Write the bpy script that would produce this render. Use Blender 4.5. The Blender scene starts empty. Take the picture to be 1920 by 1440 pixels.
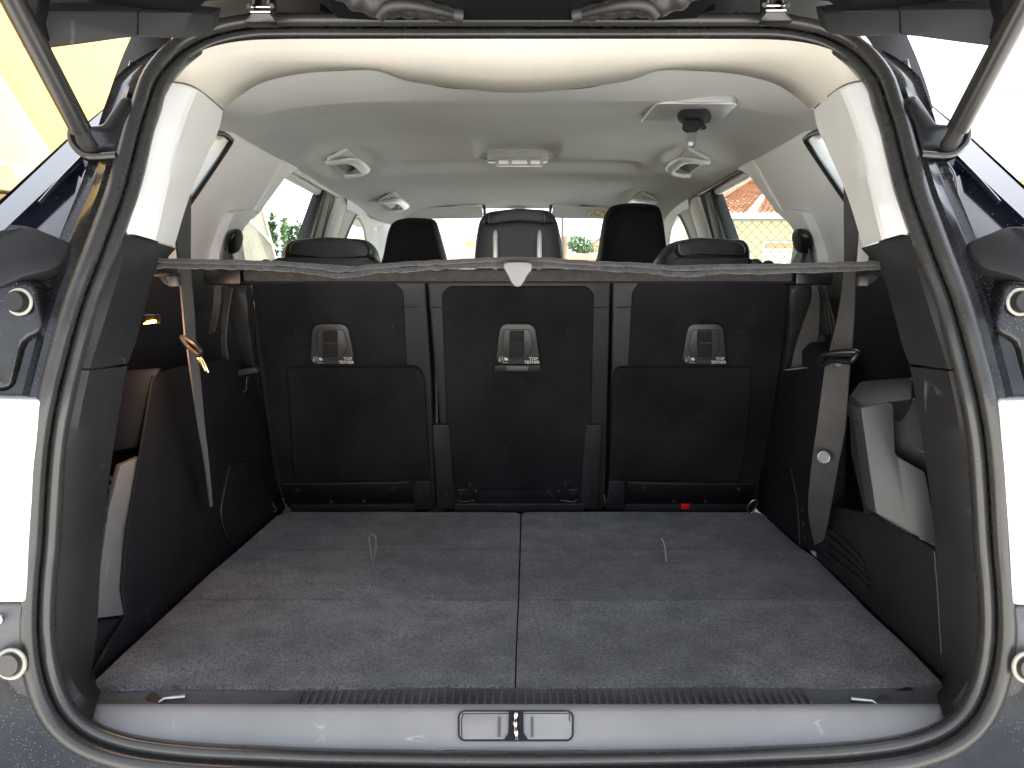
import bpy, bmesh, math, random
from mathutils import Vector, Matrix, noise

scn = bpy.context.scene
COL = scn.collection
R = math.radians
rnd = random.Random(11)

# ------------------------------------------------------------------ camera
F, CX, CY = 1440.0, 960.0, 720.0                    # the photograph is 1920 x 1440
CAM = Vector((0, 0, 1.2))
PITCH, YAW = math.atan(163 / F), math.atan(10 / F)
RM = Matrix.Rotation(YAW, 3, 'Z') @ Matrix.Rotation(R(90) - PITCH, 3, 'X')
cd = bpy.data.cameras.new('camera'); cam = bpy.data.objects.new('camera', cd); COL.objects.link(cam)
cd.sensor_width = 36; cd.lens = 27; cd.clip_start = 0.02; cd.clip_end = 3000
cam.matrix_world = Matrix.Translation(CAM) @ RM.to_4x4()
scn.camera = cam

# ------------------------------------------------------------------ light
SUN_EL, SUN_AZ = 70, 12          # azimuth: clockwise from +Y (ahead) towards +X (right)
w = bpy.data.worlds.new("World"); scn.world = w; w.use_nodes = True
nt = w.node_tree; nt.nodes.clear()
sky = nt.nodes.new('ShaderNodeTexSky'); sky.sky_type = 'NISHITA'; sky.sun_disc = False
sky.sun_elevation = R(SUN_EL); sky.sun_rotation = R(SUN_AZ); sky.air_density = 1.0; sky.dust_density = 3.0; sky.ozone_density = 1.0
bg = nt.nodes.new('ShaderNodeBackground'); bg.inputs[1].default_value = 0.15
wo = nt.nodes.new('ShaderNodeOutputWorld')
hs = nt.nodes.new('ShaderNodeHueSaturation'); hs.inputs['Saturation'].default_value = .4      # a thin white haze over the blue
nt.links.new(sky.outputs[0], hs.inputs['Color']); nt.links.new(hs.outputs[0], bg.inputs[0]); nt.links.new(bg.outputs[0], wo.inputs[0])
sl = bpy.data.lights.new('sun', 'SUN'); sl.energy = 4.0; sl.angle = R(0.5); sl.color = (1, .955, .88)
so = bpy.data.objects.new('sun', sl); COL.objects.link(so)
sd = Vector((math.sin(R(SUN_AZ)) * math.cos(R(SUN_EL)), math.cos(R(SUN_AZ)) * math.cos(R(SUN_EL)), math.sin(R(SUN_EL))))
so.rotation_euler = (-sd).to_track_quat('-Z', 'Y').to_euler(); so.location = (4, -2, 6)
scn.view_settings.view_transform = 'Standard'; scn.view_settings.look = 'None'
scn.view_settings.exposure = 2.2; scn.view_settings.gamma = 1
scn.cycles.max_bounces = 10; scn.cycles.diffuse_bounces = 6; scn.cycles.glossy_bounces = 4
scn.cycles.transparent_max_bounces = 16; scn.cycles.caustics_reflective = False; scn.cycles.caustics_refractive = False
scn.cycles.use_denoising = True; scn.cycles.sample_clamp_indirect = 6

# ------------------------------------------------------------------ helpers
MIR = 1
def ray(px, py): return RM @ Vector(((px - CX) / F, (CY - py) / F, -1.0))
def fin(p): return Vector((p.x * MIR, p.y, p.z))
def P(px, py, Y): d = ray(px, py); return fin(CAM + d * (Y / d.y))
def PL(px, py, n, k): d = ray(px, py); return fin(CAM + d * (k / Vector(n).dot(d)))
def PZ(px, py, zr): return PL(px, py, (0, 0, 1), zr)          # zr: height relative to the camera
def PX(px, py, x): return PL(px, py, (1, 0, 0), x)
def PS(px, py, off=0.0): return PL(px, py, (1, 0, -.3), -.607 + off)       # left window wall (leans inwards)
def PR(px, py, off=0.0): return PL(px, py, (1, 0, .3), .607 - off)         # right window wall
def PB(px, py, off=0.0): return PL(px, py, (0, 1, .31), 1.541 - off)       # seat back plane
SEATN = -Vector((0, 1, .31)).normalized()                      # towards the boot

def lerp_tab(t, x):
    if x <= t[0][0]: return t[0][1]
    for a, b in zip(t, t[1:]):
        if x <= b[0]: return a[1] + (b[1] - a[1]) * (x - a[0]) / (b[0] - a[0])
    return t[-1][1]
DT = [(52, 1.12), (120, 1.07), (200, 1.01), (300, .955), (400, .905), (490, .87), (620, .83), (750, .805), (900, .80), (1100, .80), (1320, .79), (1440, .775)]
def D(py): return lerp_tab(DT, py)

def rs(pts, n, closed=False):
    """Catmull-Rom through pts, resampled to n points of equal chord length."""
    pts = [Vector(p) for p in pts]; m = len(pts); out = []
    segs = m if closed else m - 1
    for i in range(segs):
        if closed: p0, p1, p2, p3 = pts[i - 1], pts[i], pts[(i + 1) % m], pts[(i + 2) % m]
        else: p0, p1, p2, p3 = pts[max(i - 1, 0)], pts[i], pts[i + 1], pts[min(i + 2, m - 1)]
        for k in range(10):
            t = k / 10
            out.append(.5 * ((2 * p1) + (p2 - p0) * t + (2 * p0 - 5 * p1 + 4 * p2 - p3) * t * t + (3 * p1 - p0 - 3 * p2 + p3) * t ** 3))
    out.append(pts[0].copy() if closed else pts[-1].copy())
    L = [0.0]
    for a, b in zip(out, out[1:]): L.append(L[-1] + (b - a).length)
    res = []; j = 0; cnt = n if not closed else n + 1
    for i in range(cnt):
        s = L[-1] * i / (cnt - 1)
        while j < len(L) - 2 and L[j + 1] < s: j += 1
        u = 0 if L[j + 1] == L[j] else (s - L[j]) / (L[j + 1] - L[j])
        res.append(out[j].lerp(out[j + 1], u))
    return res[:n]

def link(name, me, m, parent):
    o = bpy.data.objects.new(name, me); COL.objects.link(o)
    if m: me.materials.append(m)
    if parent:
        o.parent = parent
        o.matrix_parent_inverse = parent_world(parent).inverted()
    return o
def parent_world(o):
    mw = Matrix.Translation(o.location)
    return mw
def mesh(name, V, Fc, m, parent=None, bevel=0.0, seg=2, smooth=42, merge=False):
    bm = bmesh.new()
    vs = [bm.verts.new(v) for v in V]
    for f in Fc:
        try: bm.faces.new([vs[i] for i in f])
        except ValueError: pass
    if merge: bmesh.ops.remove_doubles(bm, verts=bm.verts, dist=1e-5)
    bmesh.ops.recalc_face_normals(bm, faces=bm.faces)
    if bevel > 0:
        es = [e for e in bm.edges if len(e.link_faces) == 2 and e.calc_face_angle(0) > R(32)]
        bmesh.ops.bevel(bm, geom=es, offset=bevel, segments=seg, profile=.5, affect='EDGES', clamp_overlap=True)
    for f in bm.faces: f.smooth = True
    for e in bm.edges:
        if len(e.link_faces) == 2 and e.calc_face_angle(0) > R(smooth): e.smooth = False
    me = bpy.data.meshes.new(name); bm.to_mesh(me); bm.free()
    return link(name, me, m, parent)
class MB:
    """several shapes of one object"""
    def __init__(s): s.V = []; s.F = []
    def add(s, V, Fc): b = len(s.V); s.V += list(V); s.F += [tuple(i + b for i in f) for f in Fc]; return s
    def build(s, name, m, parent=None, **k): return mesh(name, s.V, s.F, m, parent, **k)
def g_loft(rows, closed=False, cap=False):
    n = len(rows[0]); V = [p for r in rows for p in r]; Fc = []
    for i in range(len(rows) - 1):
        for j in range(n if closed else n - 1):
            k = (j + 1) % n
            Fc.append((i * n + j, i * n + k, (i + 1) * n + k, (i + 1) * n + j))
    if cap: Fc += [tuple(range(n))[::-1], tuple(range((len(rows) - 1) * n, len(rows) * n))]
    return V, Fc
def loft(name, rows, m, parent=None, closed=False, cap=False, **k): return mesh(name, *g_loft(rows, closed, cap), m, parent, **k)
def lofp(name, rows, n, m, parent=None, **k):
    """rows of (px, py, depth) resampled and lofted"""
    return loft(name, [[P(*q) for q in rs(r, n)] for r in rows], m, parent, **k)
def g_slab(pts, ext):
    n = len(pts); V = list(pts) + [p + ext for p in pts]
    Fc = [tuple(range(n)), tuple(range(n, 2 * n))[::-1]] + [(i, (i + 1) % n, n + (i + 1) % n, n + i) for i in range(n)]
    return V, Fc
def slab(name, pts, ext, m, parent=None, **k):
    e = Vector(ext); return mesh(name, *g_slab(pts, Vector((e.x * MIR, e.y, e.z))), m, parent, **k)
def g_box(c, s, rot=None):
    V = []
    for x in (-1, 1):
        for y in (-1, 1):
            for z in (-1, 1):
                v = Vector((x * s[0] / 2, y * s[1] / 2, z * s[2] / 2))
                if rot is not None: v = rot @ v
                V.append(Vector(c) + v)
    return V, [(0, 1, 3, 2), (4, 6, 7, 5), (0, 4, 5, 1), (2, 3, 7, 6), (0, 2, 6, 4), (1, 5, 7, 3)]
def box(name, c, s, m, parent=None, rot=None, **k): return mesh(name, *g_box(c, s, rot), m, parent, **k)
def g_tube(pts, r, seg=10, closed=False, up=None, ry=None):
    pts = [Vector(p) for p in pts]; n = len(pts); rows = []
    N = None
    for i in range(n):
        a = pts[i - 1] if (i or closed) else pts[0]; b = pts[(i + 1) % n] if (i < n - 1 or closed) else pts[-1]
        T = (b - a).normalized()
        if up is not None: N = (T.cross(Vector(up))).normalized()
        elif N is None:
            N = T.cross(Vector((0, 0, 1)) if abs(T.z) < .9 else Vector((1, 0, 0))).normalized()
        else:
            N = (N - T * N.dot(T)).normalized()
        B = T.cross(N)
        rr = r(i / (n - 1)) if callable(r) else r
        r2 = rr if ry is None else ry
        rows.append([pts[i] + N * rr * math.cos(2 * math.pi * k / seg) + B * r2 * math.sin(2 * math.pi * k / seg) for k in range(seg)])
    if closed: rows.append(rows[0])
    return g_loft(rows, True, not closed)
def tube(name, pts, r, m, parent=None, seg=10, closed=False, **k):
    up = k.pop('up', None); ry = k.pop('ry', None)
    return mesh(name, *g_tube(pts, r, seg, closed, up, ry), m, parent, merge=closed, **k)
def g_strap(pts, half, th=.0012):
    """pts: centre line; half: list of half-width vectors"""
    rows = []
    for i, (p, h) in enumerate(zip(pts, half)):
        a = pts[max(i - 1, 0)]; b = pts[min(i + 1, len(pts) - 1)]
        nrm = (b - a).cross(h).normalized() * th
        rows.append([p - h + nrm, p + h + nrm, p + h - nrm, p - h - nrm])
    return g_loft(rows, True, True)
def g_disc(c, nrm, r, h, seg=20, r2=None):
    nrm = Vector(nrm).normalized(); a = nrm.orthogonal().normalized(); b = nrm.cross(a)
    r2 = r if r2 is None else r2
    rows = [[Vector(c) + (a * math.cos(2 * math.pi * k / seg) + b * math.sin(2 * math.pi * k / seg)) * rr + nrm * hh for k in range(seg)]
            for rr, hh in ((r, 0), (r, h * .7), (r2 * .9, h))]
    return g_loft(rows, True, True)
def g_ring(c, nrm, r, t, seg=28, tseg=8):
    nrm = Vector(nrm).normalized(); a = nrm.orthogonal().normalized(); b = nrm.cross(a)
    pts = [Vector(c) + (a * math.cos(2 * math.pi * k / seg) + b * math.sin(2 * math.pi * k / seg)) * r for k in range(seg)]
    return g_tube(pts, t, tseg, True, up=nrm)
def pillow(name, outl, dirv, th, m, parent=None, n=56, edge=.16, lev=5, closed_spline=True, shrink=None):
    """inflated cushion: 3D outline, bulging th/2 either way along dirv"""
    o3 = rs(outl, n, True) if closed_spline else outl
    c = sum(o3, Vector()) / len(o3); d = Vector(dirv).normalized(); rows = []
    L = [-1 + 2 * i / (2 * lev) for i in range(2 * lev + 1)]
    for t in L:
        a = abs(t); off = th / 2 * math.sin(t * math.pi / 2) if True else 0
        s = 1 - edge * (1 - math.cos(t * math.pi / 2)) ** 1.0
        rows.append([c + (p - c) * s + d * off for p in o3])
    for t in (1,):
        rows.append([c + (p - c) * (1 - edge) * .6 + d * (th / 2 * 1.04) for p in o3])
        rows.insert(0, [c + (p - c) * (1 - edge) * .6 - d * (th / 2 * 1.04) for p in o3])
    return loft(name, rows, m, parent, closed=True, cap=True)
def rrect(x0, y0, x1, y1, r, n=4):
    out = []
    for cx, cy, a0 in ((x1 - r, y0 + r, -90), (x1 - r, y1 - r, 0), (x0 + r, y1 - r, 90), (x0 + r, y0 + r, 180)):
        for k in range(n + 1):
            a = R(a0 + 90 * k / n); out.append((cx + r * math.cos(a), cy + r * math.sin(a)))
    return out
def rpoly(pts, r, n=3):
    """round the corners of a pixel polygon"""
    out = []; m = len(pts)
    for i in range(m):
        p = Vector(pts[i]); a = Vector(pts[i - 1]); b = Vector(pts[(i + 1) % m])
        ra = min(r, (a - p).length * .45); rb = min(r, (b - p).length * .45)
        s = p + (a - p).normalized() * ra; e = p + (b - p).normalized() * rb
        for k in range(n + 1):
            t = k / n; out.append(tuple(s * (1 - t) ** 2 + p * 2 * t * (1 - t) + e * t * t))
    return out
def thing(name, label, cat, loc=(0, 0, 0), group=None):
    o = bpy.data.objects.new(name, None); COL.objects.link(o); o.location = loc; o.empty_display_size = .1
    return tag(o, label, cat, group)
def tag(o, label, cat, group=None):
    o['label'] = label; o['category'] = cat; o['kind'] = 'thing'
    if group: o['group'] = group
    return o
def lab(o, label): o['label'] = label; return o
def text3(name, s, size, loc, rot, m, parent, ext=.0003):
    cu = bpy.data.curves.new(name, 'FONT'); cu.body = s; cu.size = size; cu.extrude = ext; cu.align_x = 'CENTER'; cu.align_y = 'CENTER'
    cu.offset = size * .012
    t = bpy.data.objects.new(name, cu); COL.objects.link(t)
    dg = bpy.context.evaluated_depsgraph_get()
    me = bpy.data.meshes.new_from_object(t.evaluated_get(dg)); bpy.data.objects.remove(t)
    me.transform(Matrix.Translation(loc) @ rot.to_4x4())
    return link(name, me, m, parent)

# ------------------------------------------------------------------ materials
def mat(name, col, rough=.5, metal=0, bump=None, var=None, coat=0, spec=.5, sheen=0, emit=None, specks=None, scratch=None, aniso=None, rvar=0, alt=None):
    m = bpy.data.materials.new(name); m.use_nodes = True; t = m.node_tree; b = t.nodes['Principled BSDF']
    b.inputs['Roughness'].default_value = rough; b.inputs['Metallic'].default_value = metal
    b.inputs['Coat Weight'].default_value = coat; b.inputs['Coat Roughness'].default_value = .04
    b.inputs['Specular IOR Level'].default_value = spec
    if sheen: b.inputs['Sheen Weight'].default_value = sheen; b.inputs['Sheen Roughness'].default_value = .4
    N = t.nodes.new; Lk = t.links.new
    tc = N('ShaderNodeTexCoord'); co = tc.outputs['Object']
    def nz(scale, det=3, rough_=.6, stretch=None):
        x = N('ShaderNodeTexNoise'); x.inputs['Scale'].default_value = scale; x.inputs['Detail'].default_value = det; x.inputs['Roughness'].default_value = rough_
        if stretch:
            mp = N('ShaderNodeMapping'); mp.inputs['Scale'].default_value = stretch; Lk(co, mp.inputs[0]); Lk(mp.outputs[0], x.inputs[0])
        else: Lk(co, x.inputs[0])
        return x.outputs['Fac']
    def mix(fac, a, bb):
        x = N('ShaderNodeMix'); x.data_type = 'RGBA'
        if hasattr(fac, 'node'): Lk(fac, x.inputs[0])
        else: x.inputs[0].default_value = fac
        for v, s in ((a, x.inputs[6]), (bb, x.inputs[7])):
            if hasattr(v, 'node'): Lk(v, s)
            else: s.default_value = (*v, 1)
        return x.outputs[2]
    def rng(v, a, bb, c=0, d=1):
        x = N('ShaderNodeMapRange'); x.inputs[1].default_value = a; x.inputs[2].default_value = bb; x.inputs[3].default_value = c; x.inputs[4].default_value = d
        Lk(v, x.inputs[0]); return x.outputs[0]
    cur = tuple(col)
    if var:            # (scale, amount[, second scale, amount])
        for i in range(0, len(var), 2):
            f = rng(nz(var[i]), .3, .7); a = var[i + 1]
            lo = mix(1.0, cur, cur) if hasattr(cur, 'node') else cur
            hs = N('ShaderNodeHueSaturation'); hs.inputs['Value'].default_value = 1
            Lk(rng(f, 0, 1, 1 - a, 1 + a), hs.inputs['Value'])
            if hasattr(cur, 'node'): Lk(cur, hs.inputs['Color'])
            else: hs.inputs['Color'].default_value = (*cur, 1)
            cur = hs.outputs[0]
    if alt: cur = mix(rng(nz(alt[1], 4), alt[2], alt[3]), cur, alt[0])      # stains of another colour
    if specks:         # (scale, threshold, colour): dust and dried drops
        v = N('ShaderNodeTexVoronoi'); v.inputs['Scale'].default_value = specks[0]; Lk(co, v.inputs[0])
        f = rng(v.outputs['Distance'], specks[1], specks[1] * .6)
        g = N('ShaderNodeMath'); g.operation = 'MULTIPLY'; Lk(f, g.inputs[0]); Lk(rng(nz(specks[3] if len(specks) > 3 else 14), .45, .62), g.inputs[1])
        cur = mix(g.outputs[0], cur, specks[2])
    if scratch:        # (scale, colour, strength): thin pale scuffs
        for k, st in enumerate(((1, 1, .06), (.12, 1, 1.4))):
            f = nz(scratch[0] * (1 + k), 1, .5, st)
            s1 = rng(f, .5, .506, 1, 0) ; s2 = rng(f, .494, .5, 0, 1)
            g = N('ShaderNodeMath'); g.operation = 'MULTIPLY'; Lk(s1, g.inputs[0]); Lk(s2, g.inputs[1])
            h = N('ShaderNodeMath'); h.operation = 'MULTIPLY'; Lk(g.outputs[0], h.inputs[0]); Lk(rng(nz(scratch[0] * 1.3 + k), .6, .68, 0, scratch[2]), h.inputs[1])
            cur = mix(h.outputs[0], cur, scratch[1])
    if hasattr(cur, 'node'): Lk(cur, b.inputs['Base Color'])
    else: b.inputs['Base Color'].default_value = (*cur, 1)
    if rvar: Lk(rng(nz(rvar[0]), .3, .7, rough - rvar[1], rough + rvar[1]), b.inputs['Roughness'])
    if bump:           # (scale, strength, distance)
        bp = N('ShaderNodeBump'); bp.inputs['Strength'].default_value = bump[1]; bp.inputs['Distance'].default_value = bump[2] if len(bump) > 2 else .001
        Lk(nz(bump[0], 4, .7), bp.inputs['Height']); Lk(bp.outputs[0], b.inputs['Normal'])
    if emit: b.inputs['Emission Color'].default_value = (*emit[0], 1); b.inputs['Emission Strength'].default_value = emit[1]
    return m

M = {}
M['paint'] = mat('navy_paint', (.006, .0075, .017), .16, .0, coat=1, specks=(150, .1, (.32, .33, .35), 9), rvar=(30, .05))
M['paint_dirty'] = mat('dusty_navy_paint', (.009, .009, .010), .25, coat=.45, spec=.35, specks=(420, .16, (.4, .41, .43), 16), var=(40, .4), rvar=(40, .08))
M['jamb'] = mat('door_jamb_paint', (.014, .0135, .013), .5, spec=.12, var=(30, .3))
M['flange'] = mat('roof_flange_paint', (.26, .25, .23), .35, var=(20, .25), coat=.3)
M['rubber'] = mat('weatherstrip_rubber', (.036, .036, .036), .27, bump=(900, .1, .0003), var=(25, .1), rvar=(18, .04), specks=(420, .1, (.2, .2, .19), 10))
M['plastic'] = mat('black_grained_plastic', (.019, .019, .0208), .52, spec=.28, bump=(1400, .35, .0004), var=(8, .2), rvar=(14, .06), scratch=(9, (.16, .16, .17), .8))
M['plastic_lip'] = mat('dark_lip_plastic', (.085, .087, .092), .5, bump=(1400, .35, .0004), var=(20, .25))
M['plastic_mid'] = mat('grey_grained_plastic', (.038, .0385, .04), .38, bump=(1200, .3, .0004), var=(9, .15), scratch=(12, (.2, .2, .2), .6))
M['plastic_pale'] = mat('pale_grey_grained_plastic', (.125, .127, .132), .42, bump=(1200, .3, .0004), var=(9, .15), scratch=(12, (.3, .3, .3), .6))
M['sill'] = mat('sill_plastic', (.24, .238, .235), .46, bump=(1100, .35, .0004), var=(6, .12), rvar=(10, .06), scratch=(13, (.45, .45, .45), .9), specks=(190, .06, (.5, .5, .5), 8))
M['carpet'] = mat('boot_carpet', (.14, .14, .141), .95, bump=(900, .9, .002), var=(2.9, .42, 19, .3, 420, .8), sheen=.25, spec=.1, specks=(60, .06, (.34, .33, .31), 9))
M['carpet_seat'] = mat('seat_back_carpet', (.0175, .0175, .0205), .95, bump=(1500, .8, .0015), var=(6, .35, 800, .4), spec=.04, specks=(60, .045, (.14, .13, .12), 20), scratch=(14, (.07, .065, .06), .7))
M['felt'] = mat('shelf_felt', (.058, .056, .056), .95, bump=(900, .6, .002), var=(60, .2, 400, .3), spec=.1, sheen=.3)
M['loop'] = mat('loop_webbing', (.22, .215, .21), .8, bump=(900, .5, .0005))
M['vinyl'] = mat('black_vinyl', (.0195, .0195, .021), .48, spec=.3, bump=(700, .3, .0005), var=(12, .2))
M['leather'] = mat('black_leather', (.010, .010, .011), .38, spec=.32, bump=(420, .35, .0006), rvar=(20, .05))
M['leather_dull'] = mat('black_seat_shell', (.006, .006, .008), .65, spec=.15, bump=(500, .2, .0005))
M['handle'] = mat('handle_plastic', (.038, .038, .039), .42, bump=(1200, .2, .0003))
M['thread'] = mat('grey_stitching', (.16, .14, .13), .8)
M['liner'] = mat('headliner_fabric', (.51, .52, .51), .92, bump=(1300, .35, .0006), var=(700, .06, 3, .04), spec=.15)
M['edge'] = mat('cream_headliner_edge', (.66, .63, .565), .92, bump=(1300, .35, .0006), var=(700, .06, 3, .04), spec=.15)
M['trim'] = mat('pale_pillar_plastic', (.70, .70, .69), .5, bump=(1300, .25, .0004), var=(5, .04), spec=.3)
M['trim_white'] = mat('pale_handle_plastic', (.56, .565, .555), .36)
M['trim_grey'] = mat('grey_roof_plastic', (.33, .335, .34), .35, var=(20, .1))
M['strip'] = mat('pillar_strip', (.16, .16, .155), .5)
M['side'] = mat('dark_side_trim_plastic', (.012, .012, .015), .55, spec=.18, bump=(1400, .35, .0004), var=(8, .2), scratch=(9, (.11, .11, .12), .8))
M['black'] = mat('black_plastic', (.006, .006, .007), .35)
M['black_matte'] = mat('black_matte', (.005, .005, .006), .8)
M['black_metal'] = mat('black_painted_steel', (.012, .012, .013), .28, coat=.4)
M['chrome'] = mat('chrome', (.8, .8, .8), .12, 1)
M['steel'] = mat('dull_steel', (.42, .41, .4), .35, 1, var=(60, .2))
M['bright'] = mat('satin_chrome', (.85, .85, .85), .3, .7)
M['strut'] = mat('strut_paint', (.011, .0105, .0105), .33, coat=.2, rvar=(30, .07))
M['web'] = mat('belt_webbing', (.046, .044, .043), .7, bump=(1200, .6, .0006), var=(300, .25, 14, .2), sheen=.2)
M['lamp_blown'] = mat('blown_out_lamp_lens', (.86, .86, .85), .08, coat=.5)  # white base stands for the blown-out sky reflection on the tail lamp
M['ring'] = mat('pale_ring', (.42, .4, .34), .35, var=(60, .2))
M['print'] = mat('white_print', (.62, .6, .57), .6)
M['tab'] = mat('frosted_tab', (.17, .165, .165), .4, bump=(600, .4, .0006))
M['red'] = mat('red_tag', (.75, .012, .015), .5)
M['brass'] = mat('yellow_zinc', (.85, .74, .42), .25, 1)
M['gaiter'] = mat('gaiter_rubber', (.022, .021, .021), .48, var=(40, .25))
M['visor'] = mat('visor_vinyl', (.56, .58, .59), .6, bump=(900, .3, .0004))
M['amber'] = mat('lit_boot_lamp', (.9, .45, .1), .3, emit=((1, .36, .04), 9))
M['lens'] = mat('clear_lamp_lens', (.9, .9, .9), .1, coat=1)
M['label_print'] = mat('visor_label', (.7, .62, .5), .6, alt=((.5, .3, .1), 90, .48, .52))
M['dash'] = mat('dashboard_plastic', (.16, .165, .17), .7)
def glass(name, tint, refl=.9):
    m = bpy.data.materials.new(name); m.use_nodes = True; t = m.node_tree; t.nodes.clear()
    o = t.nodes.new('ShaderNodeOutputMaterial'); mx = t.nodes.new('ShaderNodeMixShader'); tr = t.nodes.new('ShaderNodeBsdfTransparent')
    gl = t.nodes.new('ShaderNodeBsdfGlossy'); fr = t.nodes.new('ShaderNodeFresnel'); fr.inputs[0].default_value = 1.22
    tr.inputs[0].default_value = (*tint, 1); gl.inputs['Roughness'].default_value = .02
    mu = t.nodes.new('ShaderNodeMath'); mu.operation = 'MULTIPLY'; mu.inputs[1].default_value = .35; t.links.new(fr.outputs[0], mu.inputs[0]); t.links.new(mu.outputs[0], mx.inputs[0]); t.links.new(tr.outputs[0], mx.inputs[1]); t.links.new(gl.outputs[0], mx.inputs[2]); t.links.new(mx.outputs[0], o.inputs[0])
    return m
M['glass'] = glass('green_tinted_glass', (.84, .93, .90))

# ------------------------------------------------------------------ ground
gm = mat('pale_concrete_ground', (.61, .592, .555), .9, bump=(60, .3, .004), var=(.6, .15, 9, .12), specks=(30, .12, (.3, .28, .25), 2))
g = mesh('ground', [Vector(p) for p in ((-1500, -1500, 0), (1500, -1500, 0), (1500, 1500, 0), (-1500, 1500, 0))], [(0, 1, 2, 3)], gm); g['kind'] = 'structure'

# ================================================================== CAR
car = thing('car', 'dark navy car with its tailgate raised and the empty boot open to view', 'car', (0, 2.2, 0))
CEN = P(970, 800, .80)

# ---- weatherstrip loop round the boot opening
HW = [(0, 52), (330, 52), (440, 52), (500, 54), (570, 68), (620, 92), (650, 117), (677, 153), (693, 200), (706, 240), (721, 300), (739, 367), (763, 433),
      (784, 490), (810, 557), (830, 623), (848, 693), (861, 747), (873, 813), (880, 880), (885, 960), (889, 1030), (895, 1093), (898, 1160), (896, 1210),
      (888, 1260), (872, 1310), (847, 1350), (810, 1380), (763, 1400), (703, 1414), (603, 1425), (470, 1431), (330, 1436), (0, 1440)]
lp_ = [(970 + a, b, D(b)) for a, b in HW] + [(970 - a, b, D(b)) for a, b in HW[-2:0:-1]]
NS = 320
SE = [P(*q) for q in rs(lp_, NS, True)]
SC = sum(SE, Vector()) / NS
def frame(i):
    T = (SE[(i + 2) % NS] - SE[i - 2]).normalized(); V = (CAM - SE[i]).normalized()
    N = T.cross(V).normalized()
    if N.dot(SE[i] - SC) < 0: N = -N
    return T, N, V
FR = [frame(i) for i in range(NS)]
def offs(dn, dv): return [SE[i] + FR[i][1] * (dn(i) if callable(dn) else dn) + FR[i][2] * (dv(i) if callable(dv) else dv) for i in range(NS)]
b = MB()
def seal_rows(prof): return [offs(a, c) for a, c in prof]
outer = [(.019, -.012), (.0195, -.002), (.017, .005), (.0125, .009), (.007, .0085), (.003, .005), (.0012, -.002), (.001, -.008)]
inner = [(.001, -.008), (-.001, -.002), (-.0035, .0025), (-.0075, .0045), (-.0115, .003), (-.0145, -.002), (-.0165, -.010), (-.0175, -.02)]
b.add(*g_loft(seal_rows(outer + inner), True))
b.build('weatherstrip', M['rubber'], car, smooth=70)

# ---- painted body round the opening
def side_w(i):
    py = 0
    z = SE[i].z - 1.2
    if z > -.02: return .046
    if z > -.12: return .046 + (-.02 - z) / .10 * .124
    return .17
def deep(i): return lerp_tab([(-.34, -.016), (-.2, -.045), (.05, -.04)], SE[i].z - 1.2)
def kf(i): return lerp_tab([(.26, 1), (.33, .35)], SE[i].z - 1.2)
ap = [offs(lambda i: .012 * kf(i), -.012), offs(lambda i: .026 * kf(i), -.016), offs(lambda i: .034 * kf(i), deep), offs(lambda i: (side_w(i) * .55 + .012) * kf(i), lambda i: deep(i) - .004), offs(lambda i: side_w(i) * kf(i), lambda i: deep(i) * 1.2)]
ap.append([p + Vector((math.copysign(.02, p.x) if abs(p.x) > .3 else 0, .16 if p.z < 1.3 else .04, 0)) for p in ap[-1]])
body = loft('body_aperture', ap, M['paint_dirty'], car, closed=True, smooth=50)
# roof skin, side skins and the rest of the shell
def shell(name, rows, **k): return loft(name, rows, M['paint'], car, **k)
def V3(*a): return Vector(a)
shell('roof_panel', [[V3(x, y, 1.2 + zc - .06 * (abs(x) / .6) ** 2.5) for x in (-.6, -.45, -.25, 0, .25, .45, .6)] for y, zc in ((1.165, .408), (1.2, .425), (1.5, .455), (2.0, .47), (2.5, .46), (3.0, .40))], smooth=60)
for s in (-1, 1):
    rows = [[V3(s * x, y, z) for x, z in ((.88, .25), (.92, .55), (.93, .8), (.90, b_ - .10), (.80, b_ - .005), (.635, b_))] for y, b_ in ((.98, 1.205), (1.3, 1.205), (1.5, 1.16), (1.7, 1.06), (2.6, 1.04), (3.4, 1.03), (4.2, 1.0))]
    shell('side_panel', rows, smooth=60)
    shell('side_panel', [[V3(s * x, y, z) for x, z in ((.70, .25), (.76, .55), (.78, .85), (.74, 1.10), (.70, 1.17), (.62, 1.19))] for y in (.84, .90)] + [[V3(s * x, .98, z) for x, z in ((.88, .25), (.92, .55), (.93, .85), (.90, 1.10), (.80, 1.20), (.635, 1.205))]], smooth=60)
shell('bonnet', [[V3(x, y, z - .05 * (abs(x) / .9) ** 2) for x in (-.9, -.5, 0, .5, .9)] for y, z in ((3.75, 1.08), (4.2, 1.03), (4.75, .92), (4.9, .6), (4.9, .3))], smooth=60)
box('underbody', (0, 2.8, .26), (1.7, 4.0, .06), M['black_matte'], car)
box('dashboard', (0, 3.42, 1.0), (1.25, .5, .28), M['dash'], car, bevel=.05, seg=3)
for s in (-1, 1):
    box('door_panel', (s * .66, 2.5, .70), (.05, 1.5, .66), M['black_matte'], car)
    box('boot_liner', (s * .645, 1.31, .79), (.05, .86, .91), M['side'], car)

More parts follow.
